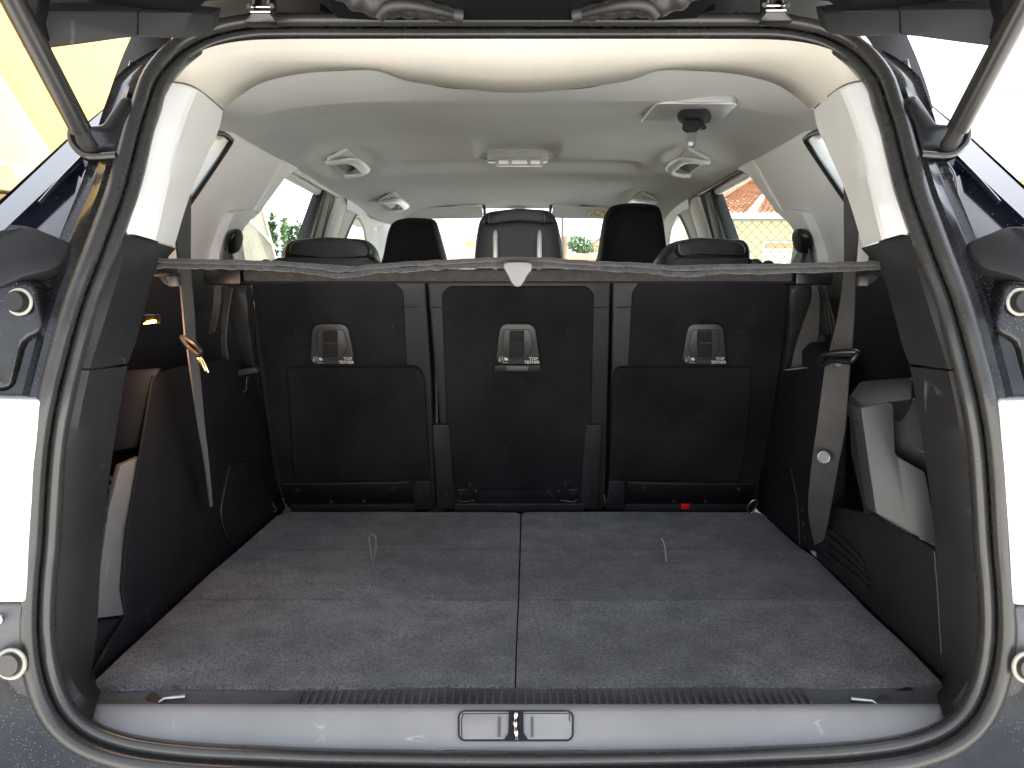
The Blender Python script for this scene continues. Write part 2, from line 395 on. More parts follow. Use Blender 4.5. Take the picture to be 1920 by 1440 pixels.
# ---- exterior bits beside the opening (built left, mirrored right)
for MIR in (1, -1):
    pw = parent_world(car)
    # quarter shoulder, gutter facets
    fs = MB()
    q = lambda l: [P(*x) for x in l]
    fs.add(q([(198, 203, 1.10), (130, 262, 1.025), (0, 385, .905), (-130, 505, .845), (-110, 540, .81), (18, 421, .875), (150, 296, .985), (205, 225, 1.07)]), [tuple(range(8))])
    fs.build('quarter_shoulder', M['paint'], car)
    slab('window_moulding', q([(200, 198, 1.13), (130, 255, 1.06), (0, 376, .94), (-130, 495, .88), (-130, 508, .88), (0, 388, .94), (130, 266, 1.06), (199, 207, 1.13)]), (-.01, .03, 0), M['black'], car, bevel=.0012)
    fs = MB()
    pts = q([(150, 296, .988), (18, 421, .878), (52, 424, .90), (140, 326, .985), (172, 306, .985), (155, 334, .965), (141, 458, .905), (180, 405, .93), (161, 462, .912), (215, 292, .965)])
    fs.add(pts, [(0, 1, 2, 3), (3, 2, 6, 5), (3, 5, 4), (0, 3, 4), (5, 6, 8, 7), (5, 7, 9, 4)])
    fs.build('gutter_panel', M['paint'], car, smooth=20)
    tube('gutter_rail', [P(*x) for x in rs([(160, 289, .975), (120, 330, .93), (75, 381, .89)], 10)], .0028, M['paint'], car)
    tube('gutter_seam', [P(*x) for x in rs([(172, 307, .98), (156, 332, .962), (147, 400, .93), (141, 458, .902)], 14)], .0013, M['flange'], car, seg=6)
    # upper pillar outside with its weld seam
    lofp('pillar_outer', [[(252, 55, 1.17), (228, 110, 1.12), (208, 165, 1.09), (197, 205, 1.07)], [(285, 60, 1.145), (262, 110, 1.10), (238, 165, 1.06), (225, 225, 1.03)],
                          [(330, 62, 1.125), (297, 105, 1.09), (270, 160, 1.05), (252, 225, 1.01)]], 16, M['jamb'], car)
    slab('roof_clip', q(rpoly([(243, 112, 1.085), (253, 118, 1.08), (236, 178, 1.045), (224, 176, 1.05)], 2, 1)), (0, .012, 0), M['paint'], car, bevel=.0015)
    slab('inner_wing', q([(230, 230, 1.08), (140, 268, 1.03), (-140, 480, .93), (-140, 800, .90), (130, 800, .90), (150, 640, .90), (190, 480, .95), (235, 300, 1.02)]), (0, .01, 0), M['paint_dirty'], car)
    # lamp top cover
    slab('lamp_cover', q(rpoly([(-140, 520, .80), (0, 428, .862), (54, 423, .885), (136, 458, .89), (120, 487, .872), (98, 505, .86), (40, 520, .845), (-140, 600, .79)], 14, 2)), (0, .05, -.01), M['plastic'], car, bevel=.006)
    # body below: raised panel carrying the bump stop
    slab('body_boss', q(rpoly([(-140, 556, .80), (-20, 536, .828), (60, 522, .85), (73, 560, .848), (84, 620, .84), (40, 640, .83), (18, 735, .815), (-140, 735, .80)], 16, 2)), (0, .03, 0), M['paint_dirty'], car, bevel=.008, seg=3)
    c = P(38, 566, .836); nr = (CAM - c).normalized(); nr = Vector((0, -1, .05))
    bs = mesh('bump_stop', *g_disc(c, nr, .0115, .012, 24), M['plastic'], car)
    mesh('collar', *g_ring(c + Vector((0, -.002, 0)), nr, .0132, .0019), M['ring'], bs)
    # tail lamp
    lm = slab('tail_lamp', q(rpoly([(-190, 746, .765), (73, 750, .79), (68, 830, .788), (60, 930, .786), (51, 1040, .785), (46, 1129, .784), (-190, 1133, .76)], 5, 2)), (0, .035, 0), M['lamp_blown'], car, bevel=.003)
    # bumper corner and lower stop
    slab('bumper', q(rpoly([(-190, 1136, .76), (45, 1132, .786), (41, 1180, .785), (44, 1236, .783), (20, 1268, .78), (-190, 1275, .75)], 8, 2)), (0, .05, 0), M['plastic_lip'] if MIR == 1 else M['plastic_lip'], car, bevel=.006)
    sc = P(-1, 1161, .775)
    mesh('bolt', *g_disc(sc, (0, -1, .1), .0055, .003, 18), M['steel'], car)
    c = P(22, 1244, .772)
    bs = mesh('bump_stop', *g_disc(c, (0, -1, .15), .0125, .008, 24), M['rubber'], car)
    mesh('collar', *g_ring(c + Vector((0, -.001, 0)), (0, -1, .15), .0145, .0024), M['ring'], bs)
    # ---- strut and bracket
    br = q(rpoly([(226, 181, 1.0), (238, 184, .995), (244, 200, .985), (228, 240, .975), (216, 290, .955), (165, 293, .955), (140, 276, .96), (131, 250, .965), (140, 236, .968), (163, 236, .97), (190, 235, .975)], 6, 2))
    bk = slab('strut_bracket', br, (0, .02, .004), M['black_metal'], car, bevel=.0025)
    lip = [P(x, y, z) for x, y, z in rs([(134, 240, .957), (133, 258, .95), (142, 277, .945), (166, 293, .94), (218, 291, .94)], 18)]
    tube('flange', lip, .0042, M['black_metal'], bk, seg=8)
    a, e = P(-18, -80, .80), P(151, 243, .93)
    st = tube('gas_strut', [a, a.lerp(e, .5), e], .0122, M['strut'], car, seg=24)
    d = (e - a).normalized()
    if MIR == 1:
        tp = P(46, 87, .8525); Zt = (CAM - tp).normalized(); Xt = (d - Zt * d.dot(Zt)).normalized(); Yt = Zt.cross(Xt)
        text3('lettering', 'PUT', .0052, tp, Matrix((Xt, Yt, Zt)).transposed(), M['plastic_pale'], st, .0002)
    tube('end_fitting', [e - d * .004, e + d * .008, e + d * .012, e + d * .024, e + d * .031], lambda t: lerp_tab([(0, .0095), (.3, .0092), (.45, .0085), (.8, .0105), (1, .006)], t), M['gaiter'], st, seg=18)
    # ---- tailgate hinges
    h0 = P(488, 20, 1.06)
    hb = MB()
    for dx in (-14, 14): hb.add(*g_slab([P(488 + dx - 3, -30, 1.05), P(488 + dx + 3, -30, 1.05), P(488 + dx + 4, 28, 1.07), P(488 + dx - 4, 28, 1.07)], Vector((0, .03, 0))))
    hb.add(*g_slab([P(471, 24, 1.068), P(505, 24, 1.068), P(518, 42, 1.075), P(456, 42, 1.075)], Vector((0, .02, 0))))
    hg = hb.build('hinge', M['black_metal'], car, bevel=.0012)
    for yy in (13, 22): tube('pin', [P(470, yy, 1.062), P(507, yy, 1.062)], .0018, M['chrome'], hg, seg=8)
    for xx, yy in ((467, 12), (510, 12)):
        mesh('rivet', *g_disc(P(xx, yy, 1.05), (0, -1, 0), .0035, .002, 12), M['steel'], hg)
MIR = 1

# ---- roof flange above the seal
for MIR in (1, -1):
    lofp('roof_flange', [[(330, 100, 1.135), (365, 66, 1.145), (440, 55, 1.15), (560, 50, 1.155), (650, 48, 1.155)], [(330, 60, 1.17), (366, 20, 1.18), (440, 5, 1.185), (560, 5, 1.19), (625, 20, 1.19)],
                         [(325, 20, 1.22), (366, -25, 1.22), (440, -40, 1.23), (560, -40, 1.24), (600, -10, 1.24)]], 26, M['flange'], car)
MIR = 1
slab('roof_channel', [P(600, 60, 1.17), P(600, -40, 1.2), P(1340, -40, 1.2), P(1340, 60, 1.17)], (0, .02, 0), M['black_matte'], car)

# ---- raised tailgate overhead
ge = [(20, 22, .95), (180, 22, .975), (345, 24, 1.0), (362, 20, 1.005), (386, 2, 1.01), (445, -4, 1.02), (520, -5, 1.025), (585, -2, 1.03), (612, 12, 1.035), (634, 34, 1.05), (700, 38, 1.06), (970, 38, 1.06)]
ge = ge + [(1940 - x, y, d) for x, y, d in ge[-2::-1]]
g0 = [P(*x) for x in ge]
g1 = [V3(p.x * 1.02, .62, 1.70) for p in g0]; g2 = [V3(p.x * 1.0, .1, 1.90) for p in g0]; g3 = [V3(p.x * .98, .06, 1.94) for p in g0]
u0 = [p + V3(0, .03, .09) for p in g0]; u1 = [p + V3(0, .03, .10) for p in g1]
tg = loft('tailgate', [g0, g1, g2, g3, u1, u0, g0], M['black'], car, smooth=35)
box('leak_block_spoiler', (0, 1.10, 1.725), (1.32, .42, .03), M['paint'], tg, bevel=.01)  # out of view; added to stop sun leaking through the hinge gap
for MIR in (1, -1):
    q = lambda l: [P(*x) for x in l]
    slab('trim_panel', q(rpoly([(56, 20, .90), (74, 93, .91), (150, 83, .93), (228, 72, .955), (256, 70, .965), (257, 22, .97)], 4, 2)), (0, .03, .02), M['plastic'], tg, bevel=.003)
    slab('trim_panel', q(rpoly([(259, 22, .972), (259, 70, .967), (345, 72, .99), (392, 66, 1.02), (400, 28, 1.03), (357, 24, .995)], 4, 2)), (0, .03, .02), M['plastic'], tg, bevel=.003)
    slab('edge_trim', q([(20, -20, .86), (74, -20, .88), (62, 58, .885), (76, 92, .895), (30, 55, .86)]), (0, .03, .02), M['black'], tg, bevel=.003)
    # wiring gaiter
    path = [P(*x) for x in rs([(640, -34, .99), (690, 0, 1.005), (770, 13, 1.02), (825, 23, 1.035), (866, 31, 1.045)], 60)]
    def gr(t): return (.021 - .013 * t) * (1 + .10 * math.sin(t * 46))
    gb = MB(); gb.add(*g_tube(path, gr, 14))
    p2 = [P(*x) for x in rs([(712, 30, 1.01), (730, 13, 1.0), (770, 11, 1.0), (820, 21, 1.02), (848, 28, 1.035)], 40)]
    gb.add(*g_tube(p2, lambda t: .0085 - .004 * t, 10))
    gb.build('wiring_gaiter', M['gaiter'], car, smooth=75)
MIR = 1

# ---- headliner, with its pale rear edge
LIP = [(380, 262, 1.37), (392, 222, 1.31), (420, 204, 1.27), (450, 180, 1.27), (490, 156, 1.28), (560, 139, 1.28), (640, 133, 1.28), (708, 133, 1.28), (742, 142, 1.28), (790, 157, 1.285), (850, 169, 1.29), (970, 174, 1.295)]
full = lambda l: l + [(1940 - x, y, d) for x, y, d in l[-2::-1]]
nH = 121
lipc = rs(full(LIP), nH)
def prof(l): return rs(full(l), nH)
r0 = prof([(322, 158, 1.075), (330, 138, 1.085), (347, 116, 1.095), (380, 94, 1.10), (432, 80, 1.105), (500, 74, 1.11), (640, 73, 1.11), (740, 73, 1.11), (970, 73, 1.11)])
r1 = prof([(340, 168, 1.10), (346, 150, 1.11), (366, 130, 1.115), (400, 108, 1.12), (450, 96, 1.125), (520, 90, 1.13), (640, 92, 1.13), (740, 93, 1.13), (970, 96, 1.13)])
r2 = prof([(366, 178, 1.14), (374, 160, 1.14), (394, 142, 1.145), (430, 127, 1.15), (475, 117, 1.155), (540, 112, 1.155), (650, 115, 1.155), (740, 119, 1.16), (970, 124, 1.16)])
r3 = prof([(392, 192, 1.20), (398, 180, 1.20), (420, 162, 1.205), (455, 146, 1.21), (495, 133, 1.215), (560, 124, 1.215), (650, 123, 1.215), (740, 130, 1.22), (970, 146, 1.225)])
r4 = prof([(420, 205, 1.268), (424, 201, 1.268), (450, 180, 1.268), (490, 156, 1.278), (560, 139, 1.278), (640, 133, 1.278), (708, 133, 1.278), (780, 155, 1.283), (970, 174, 1.293)])
edge_rows = [[P(*p) for p in r] for r in (r0, r1, r2, r3, r4)]
edge_rows.append([p + Vector((0, .006, .012)) for p in edge_rows[-1]])
loft('headliner_edge', edge_rows, M['edge'], car, smooth=70)
def hl(y):
    hw = lerp_tab([(1.3, .53), (1.9, .53), (2.5, .525), (2.85, .50), (3.05, .47)], y)
    zc = lerp_tab([(1.3, .331), (1.5, .352), (1.8, .360), (2.04, .358), (2.09, .362), (2.17, .386), (2.21, .386), (2.26, .352), (2.36, .350), (2.7, .352), (3.0, .348), (3.1, .34)], y)
    ze = lerp_tab([(1.3, .285), (2.5, .285), (2.9, .275), (3.1, .265)], y)
    return hw, zc, ze
rows = [[P(*p) + Vector((0, .003, .003)) for p in lipc]]
for i in range(120):
    y = 1.38 + i * (3.06 - 1.38) / 119
    hw, zc, ze = hl(y); row = []
    zflat = lerp_tab([(1.3, .331), (1.5, .352), (1.8, .360), (2.35, .351), (2.7, .352), (3.0, .348), (3.1, .34)], y)
    for j in range(nH):
        u = -1 + 2 * j / (nH - 1); a = abs(u)
        k = max(0, min(1, (.74 - a) / .16)); k = k * k * (3 - 2 * k)
        zz = zflat + (zc - zflat) * k
        # shallow pads moulded into the cloth
        if 1.42 < y < 1.9: zz += .004 * max(0, min(1, (.62 - a) / .1)) * math.sin((y - 1.42) / .48 * math.pi)
        if 1.76 < y < 2.06:      # hollow in front of the roof lamp
            k = max(0, 1 - (abs(u * hw) / .105) ** 6); zz += .020 * k * min(1, (y - 1.76) / .24) * (1 if y < 2.045 else 0)
        z = ze + (zz - ze) * (1 - a ** 5)
        row.append(V3(u * hw, y, 1.2 + z))
    rows.append(row)
hlo = loft('headliner', rows, M['liner'], car, smooth=70)
def ROOF(px, py, off=0):
    Y = 1.6
    for _ in range(12):
        p = P(px, py, Y); hw, zc, ze = hl(Y); zt = ze + (zc - ze) * (1 - min(1, abs(p.x / hw)) ** 5)
        Y *= .5 + .5 * zt / max(p.z - 1.2, .01)
    return P(px, py, Y) + V3(0, 0, off)
# rail moulding at both sides of the headliner
for s in (-1, 1):
    rl = [V3(s * .535, y, 1.2 + z) for y, z in ((1.27, .292), (1.45, .288), (1.8, .283), (2.2, .281), (2.5, .275), (2.8, .255))]
    tube('roof_rail_trim', rs(rl, 24), .012, M['trim'], car, seg=10)

# ---- upper and lower rear pillar trims
for MIR in (1, -1):
    O = [(324, 155, 1.07), (303, 195, 1.035), (286, 250, 1.0), (267, 325, .96), (248, 388, .925), (229, 434, .905)]
    C1 = [(345, 158, 1.077), (322, 200, 1.042), (305, 255, 1.006), (287, 330, .967), (270, 392, .934), (255, 440, .914)]
    C2 = [(366, 166, 1.09), (345, 215, 1.05), (327, 275, 1.015), (311, 345, .978), (299, 400, .945), (287, 449, .925)]
    C3 = [(392, 182, 1.19), (375, 230, 1.155), (352, 285, 1.11), (335, 350, 1.06), (318, 405, 1.02), (303, 455, .995)]
    I = [(418, 206, 1.255), (410, 243, 1.23), (388, 292, 1.18), (364, 346, 1.125), (345, 400, 1.07), (327, 462, 1.03)]
    rows = [[P(*p) for p in rs(r, 28)] for r in (O, C1, C2, C3, I)]
    rows[2:3] = [[a_.lerp(b_, .88) for a_, b_ in zip(rows[1], rows[2])], [a_.lerp(b_, .08) + Vector((.002 * MIR, 0, -.001)) for a_, b_ in zip(rows[2], rows[3])]]
    rows.append([p + Vector((-.012 * MIR, .02, 0)) for p in rows[-1]]); rows.append([p + Vector((-.05 * MIR, .06, 0)) for p in rows[-1]])
    loft('upper_pillar_trim', rows, M['trim'], car, smooth=30)
    tube('trim_joint', [P(*x) for x in rs([(325, 154, 1.066), (346, 157, 1.073), (367, 165, 1.088), (392, 183, 1.186), (418, 206, 1.25)], 30)], .0011, M['web'], car, seg=6)
    # black pillar trim, upper piece
    O = [(227, 437, .905), (207, 497, .88), (182, 570, .855), (160, 640, .84), (144, 690, .828)]
    A = [(240, 441, .915), (228, 497, .888), (206, 570, .862), (184, 640, .848), (168, 691, .835)]
    B = [(262, 447, .93), (248, 497, .91), (222, 570, .885), (206, 640, .868), (194, 688, .858)]
    Cc = [(285, 452, .96), (270, 500, .94), (246, 570, .92), (228, 640, .90), (214, 685, .886)]
    I = [(330, 466, 1.03), (292, 512, .985), (272, 575, .955), (255, 640, .93), (240, 681, .912)]
    rows = [[P(*p) for p in rs(r, 24)] for r in (O, A, B, Cc, I)]
    rows.append([p + Vector((-.03 * MIR, .05, 0)) for p in rows[-1]])
    loft('black_pillar_trim', rows, M['plastic'], car, smooth=26)
    # carpeted lower pillar
    O = [(143, 694, .826), (126, 770, .815), (113, 860, .81), (105, 950, .81), (99, 1040, .81), (94, 1110, .81), (92, 1165, .808), (96, 1220, .806), (110, 1275, .803), (135, 1325, .80), (172, 1362, .795)]
    A = [(168, 695, .833), (152, 770, .825), (138, 860, .822), (129, 950, .822), (122, 1040, .822), (117, 1110, .822), (115, 1165, .82), (118, 1215, .818), (130, 1262, .818), (152, 1302, .812), (180, 1322, .826)]
    B = [(194, 692, .858), (182, 770, .85), (170, 860, .847), (162, 950, .845), (154, 1040, .845), (148, 1110, .845), (146, 1165, .846), (147, 1210, .85), (152, 1252, .852), (163, 1287, .85), (185, 1308, .846)]
    I = [(239, 686, .91), (224, 770, .90), (210, 860, .895), (198, 950, .89), (190, 1040, .888), (186, 1110, .886), (183, 1170, .886), (178, 1215, .888), (174, 1245, .89), (170, 1272, .893), (188, 1290, .885)]
    rows = [[P(*p) for p in rs(r, 40)] for r in (O, A, B, I)]
    rows.append([p + Vector((-.045 * MIR, .06, 0)) for p in rows[-1]])
    loft('lower_pillar_trim', rows, M['plastic'], car, smooth=26)
MIR = 1

# ---- side trims of the boot
FZ = -.47
# left: wheel arch trim with storage cover, pocket and lamp
arch = [(288, 702), (322, 692), (356, 684), (400, 677), (440, 674), (474, 686), (500, 800), (518, 900), (537, 956), (168, 1274), (186, 1240), (215, 1190), (237, 1156), (229, 1105), (240, 990), (262, 860)]
slab('side_trim', [PX(x, y, -.538) for x, y in arch], (-.004, 0, 0), M['side'], car, bevel=.0015, seg=2)
sc_ = slab('storage_cover', [PX(264, 856, -.541), PX(242, 985, -.541), PX(231, 1100, -.541), PX(236, 1153, -.541), PX(181, 1160, -.551), PX(185, 1095, -.553), PX(203, 960, -.555), PX(226, 872, -.557)], (-.01, .005, 0), M['plastic_pale'], car, bevel=.002)
lab(sc_, 'pale grey storage cover strip on the left boot wall')
slab('lower_trim', [PX(232, 1162, -.545), PX(290, 1138, -.545), PX(168, 1276, -.545), P(150, 1276, .93), P(160, 1162, .99)], (-.02, .01, 0), M['plastic'], car, bevel=.003)
pk = slab('pocket_back', [P(205, 850, 1.10), P(225, 696, 1.12), P(300, 690, 1.13), P(285, 720, 1.125), P(256, 840, 1.11)], (0, .01, 0), M['side'], car, bevel=.004)
# boot lamp
lc = P(277, 604, 1.03)
lampb = box('boot_lamp', lc + V3(0, .008, .004), (.02, .02, .012), M['black'], car, bevel=.002)
mesh('lamp_lens', *g_slab([P(267, 608, 1.018), P(275, 602, 1.018), P(286, 600, 1.018), (P(288, 604, 1.018)), P(277, 607, 1.018)], V3(0, .01, 0)), M['amber'], lampb, bevel=.001)
ll = bpy.data.lights.new('boot_lamp_light', 'POINT'); ll.energy = .22; ll.color = (1, .5, .22); ll.shadow_soft_size = .008
lo = bpy.data.objects.new('boot_lamp_light', ll); COL.objects.link(lo); lo.location = lc + V3(.01, .02, -.03)
# seat-side cover left with its pale outline
cv = [(432, 872), (420, 925), (415, 968), (431, 1014), (453, 1021), (536, 957), (505, 925), (480, 860)]
slab('seat_side_cover', [PX(x, y, -.534) for x, y in rpoly(cv, 10, 2)], (-.02, 0, 0), M['side'], car, bevel=.0015)
tube('cover_edge', [PX(x, y, -.5335) for x, y in rs([(431, 874), (420, 925), (415, 968), (430, 1013), (452, 1020)], 30)], .0008, M['plastic_mid'], car, seg=5)
# vents in the left cover
for i in range(6):
    x, y = 206 - i * 1.8, 893 + i * 16
    slab('vent_slot', [P(x, y, 1.0), P(x + 1.6, y, 1.0), P(x + .4, y + 9, 1.0), P(x - 1.2, y + 9, 1.0)], (0, .004, 0), M['plastic_mid'], car)
# right: arch near the seat, belt recess, storage cover, lower panel with ribs
slab('side_trim', [PX(x, y, .536) for x, y in rpoly([(1444, 790), (1470, 690), (1520, 640), (1560, 690), (1548, 1040), (1505, 1028), (1440, 972), (1418, 957), (1424, 880)], 4, 2)], (.03, 0, 0), M['side'], car, bevel=.004)
tube('trim_edge', [PX(x, y, .534) for x, y in rs([(1470, 862), (1481, 873), (1488, 905), (1495, 945), (1499, 1000), (1499, 1022)], 24)], .0009, M['steel'], car, seg=5)
for x, y in ((1501, 955), (1503, 980), (1506, 1007)):
    slab('vent_slot', [PX(x, y - 4, .5345), PX(x + 7, y + 3, .5345), PX(x + 1, y + 6, .5345)], (.004, 0, 0), M['plastic_mid'], car)
rb = slab('storage_shelf', [P(1592, 740, 1.06), P(1612, 714, 1.12), P(1712, 706, 1.10), P(1712, 748, 1.02), P(1614, 762, 1.02)], (0, .004, -.03), M['plastic'], car, bevel=.004, seg=3)
slab('storage_side', [P(1592, 742, 1.06), P(1613, 763, 1.016), P(1640, 962, 1.01), P(1622, 966, 1.06), P(1596, 850, 1.07)], (.01, .02, 0), M['plastic'], car, bevel=.002)
sc_ = slab('storage_cover', [P(*x) for x in rpoly([(1614, 764, 1.013), (1675, 757, 1.006), (1679, 850, 1.0), (1686, 858, 1.0), (1735, 885, .985), (1762, 1030, .965), (1700, 994, .985), (1642, 962, 1.005)], 4, 2)], (0, .03, 0), M['plastic_mid'], car, bevel=.004, seg=3)
lab(sc_, 'large grey storage cover on the right boot wall')
slab('pocket_back', [P(1672, 755, 1.03), P(1760, 745, 1.01), P(1770, 900, 1.0), P(1676, 870, 1.03)], (0, .02, 0), M['plastic'], car, bevel=.003)
lowr = [(1520, 940), (1640, 965), (1752, 1030), (1764, 1228), (1772, 1277), (1530, 1046)]
slab('lower_trim', [PX(x, y, .541) for x, y in lowr], (.02, 0, 0), M['plastic'], car, bevel=.003)
tube('trim_edge', [PX(x, y, .5395) for x, y in ((1752, 1034), (1758, 1110), (1765, 1226))], .0012, M['plastic_mid'], car, seg=6)
for i in range(4):
    o_ = i * 17
    rbm = MB(); rbm.add(*g_tube([PX(x, y, .5385) for x, y in ((1546, 985 + o_), (1580, 1012 + o_), (1612 + i * 2, 1046 + o_ * .9), (1622 + i * 3, 1062 + o_ * .9))], .0035, 8))
    rbm.build('rib', M['plastic'], car)

# ---- sill
def pp(l): return [P(*x) for x in l]
sr = [[(180, 1320, .842), (400, 1320, .842), (970, 1320, .842), (1540, 1320, .842), (1764, 1320, .842)],
      [(178, 1326, .832), (400, 1326, .832), (970, 1326, .832), (1540, 1326, .832), (1766, 1326, .832)],
      [(176, 1336, .826), (400, 1337, .826), (970, 1337, .826), (1540, 1337, .826), (1768, 1336, .826)],
      [(168, 1368, .808), (400, 1377, .807), (970, 1380, .8065), (1540, 1377, .807), (1772, 1368, .808)],
      [(170, 1402, .797), (400, 1411, .796), (970, 1413, .7955), (1540, 1411, .796), (1770, 1402, .797)],
      [(170, 1440, .80), (400, 1446, .80), (970, 1440, .80), (1540, 1446, .80), (1770, 1440, .80)]]
lofp('sill_trim', sr, 60, M['sill'], car, smooth=60)
for s in (1, -1):
    MIR = s
    slab('sill_corner', pp([(176, 1322, .838), (174, 1358, .814), (150, 1340, .822), (120, 1300, .83), (150, 1312, .838)]), (0, .01, -.004), M['sill'], car, bevel=.002)
MIR = 1
def sill_off(px, py, o=0): return P(px, py, lerp_tab([(1337, .826), (1380, .8065), (1413, .7955)], py) - o)
lc_ = slab('latch_cover', [sill_off(x, y, .0015) for x, y in rrect(861, 1334, 1073, 1387, 12)], (0, .002, -.004), M['sill'], car, bevel=.0008)
tube('groove', [sill_off(x, y, .0013) for x, y in rrect(860, 1333, 1074, 1388, 12)], .0011, M['plastic'], lc_, seg=6, closed=True)
tube('groove', [sill_off(x, y, .0022) for x, y in rs([(866, 1384), (865, 1350), (870, 1340), (880, 1338), (1055, 1338), (1066, 1342), (1068, 1352)], 40)], .0005, M['plastic'], lc_, seg=5)
for x in (936, 998): slab('slot', [sill_off(x - 2, 1344, .003), sill_off(x + 2, 1344, .003), sill_off(x + 2, 1381, .003), sill_off(x - 2, 1381, .003)], (0, .002, -.002), M['plastic_lip'], lc_)
slab('striker_recess', [sill_off(x, y, .0035) for x, y in rpoly([(954, 1334), (981, 1334), (982, 1375), (990, 1386), (945, 1386), (953, 1375)], 2, 2)], (0, .002, -.002), M['black_matte'], lc_)
stp = [sill_off(x, y, .006) for x, y in ((968, 1336), (966, 1350), (967, 1366), (969, 1386))]
tube('striker', rs(stp, 16), lambda t: .0024 + .0008 * math.sin(t * 19), M['chrome'], lc_, seg=10)
tube('sill_ridge', [sill_off(x, y, .0004) for x, y in rs([(770, 1418), (812, 1408), (850, 1404), (970, 1403), (1090, 1404), (1120, 1410), (1150, 1420)], 40)], .0012, M['sill'], car, seg=6)

# ---- load lip with moulded ribs and tie-down eyes
lofp('load_lip', [[(178, 1283, .893), (970, 1290, .885), (1765, 1283, .893)], [(150, 1298, .878), (970, 1302, .872), (1790, 1298, .878)], [(130, 1312, .862), (970, 1314, .856), (1810, 1312, .862)],
                  [(130, 1322, .845), (970, 1322, .843), (1810, 1322, .845)]], 60, M['plastic_lip'], car, smooth=60)
ribs = MB()
for i in range(64):
    x = 560 + i * 15.2
    sl_ = (x - 970) * .028
    ribs.add(*g_tube([P(x - sl_, 1292, .884), P(x - sl_ * .3, 1305, .8665), P(x + sl_ * .2, 1318, .847), P(x + sl_ * .3, 1323, .840)], .0023, 6))
rb_ = ribs.build('lip_ribs', M['plastic_lip'], car); rb_['kind'] = 'stuff'
for s, xx in ((1, 290), (-1, 290)):
    MIR = s
    e_ = slab('tie_down', pp(rpoly([(272, 1310, .858), (283, 1297, .868), (294, 1298, .868), (303, 1312, .856), (290, 1318, .852)], 4, 2)), (0, .003, -.004), M['black'], car)
    tube('eye', pp([(300, 1316, .851), (309, 1309, .852), (348, 1306, .855)]), .0031, M['steel'], e_, seg=10)
    slab('notch', pp(rpoly([(228, 1291, .88), (240, 1282, .886), (268, 1290, .88)], 3, 2)), (0, .002, -.002), M['black'], e_)
MIR = 1

box('floor_tray', (0, 1.32, .703), (1.3, 1.02, .02), M['black_matte'], car)
# ================================================================== boot floor boards
def carpet_grid(poly_fn, nx, ny, seed):
    V = []; Fc = []
    for j in range(ny + 1):
        for i in range(nx + 1):
            p = poly_fn(i / nx, j / ny)
            e = min(i, nx - i); ej = min(j, ny - j)
            z = noise.noise(p * 9 + Vector((seed, 0, 0))) * .0012 - (.0022 if e == 0 else 0) + (.002 if (ej == 0 and e > 0) else 0)
            V.append(p + V3(0, 0, z))
    for j in range(ny):
        for i in range(nx): a = j * (nx + 1) + i; Fc.append((a, a + 1, a + nx + 2, a + nx + 1))
    n0 = len(V)
    ring = [i for i in range(nx + 1)] + [j * (nx + 1) + nx for j in range(1, ny + 1)] + [ny * (nx + 1) + i for i in range(nx - 1, -1, -1)] + [j * (nx + 1) for j in range(ny - 1, 0, -1)]
    V += [V[i] - V3(0, 0, .012) for i in ring]
    m = len(ring)
    for k in range(m): Fc.append((ring[k], n0 + k, n0 + (k + 1) % m, ring[(k + 1) % m]))
    return V, Fc
LE = [(962, 535), (965, 520), (1023, 454), (1073, 394), (1130, 334), (1220, 234), (1276, 176), (1292, 182)]
RE = [(962, 1430), (965, 1434), (1020, 1494), (1030, 1508), (1048, 1533), (1120, 1606), (1137, 1622), (1207, 1697), (1278, 1768), (1292, 1760)]
CE = [(962, 977), (1033, 975), (1128, 972), (1220, 968), (1292, 966)]
for side, lb in ((0, 'left carpeted boot floor panel with an upright pull loop'), (1, 'right carpeted boot floor panel with a pull loop lying edge-on')):
    fp = thing('boot_floor_panel', lb, 'floor panel', (-.27 if side == 0 else .27, 1.2, .72), 'carpeted boot floor panels')
    for k, (y0, y1) in enumerate(((962, 1032.4), (1033.4, 1127.2), (1128.6, 1289))):
        def pf(u, v, y0=y0, y1=y1):
            y = y1 + (y0 - y1) * v
            c = lerp_tab(CE, y); l = lerp_tab(LE, y); r = lerp_tab(RE, y)
            x = l + (c - 1.3 - l) * u if side == 0 else c + 1.3 + (r - c - 1.3) * u
            if k == 2 and v == 0:
                edge_x = abs(x - 970)
                y += 3 * math.sin(x * .013) * .5
            return PZ(x, y, FZ)
        mesh('carpet_board', *carpet_grid(pf, 40, 22, side * 7 + k), M['carpet'], fp, smooth=60)
    if side == 0:
        lpts = [(698, 1052, 0), (694, 1025, 0), (692, 1010, 0), (695, 1003, 0), (702, 1003, 0), (705, 1012, 0), (704, 1032, 0), (701, 1053, 0)]
        Yb = PZ(700, 1052, FZ).y
        pts = [P(x, y, Yb + .004) for x, y, _ in rs(lpts, 30)]
        tube('pull_loop', pts, .0021, M['loop'], fp, seg=8, ry=.0012)
    else:
        Yb = PZ(1248, 1052, FZ).y
        pts = [P(x, y, Yb + .004 * k) for k, (x, y) in enumerate(rs([(1249, 1053), (1248, 1035), (1245, 1020), (1240, 1008), (1243, 1016), (1247, 1035), (1249, 1052)], 24))]
        pts = [P(x, y, Yb + .002) for x, y in rs([(1249, 1053), (1248, 1035), (1245, 1020), (1240, 1008)], 20)]
        tube('pull_loop', pts, lambda t: .0024 - .0012 * t, M['loop'], fp, seg=8)

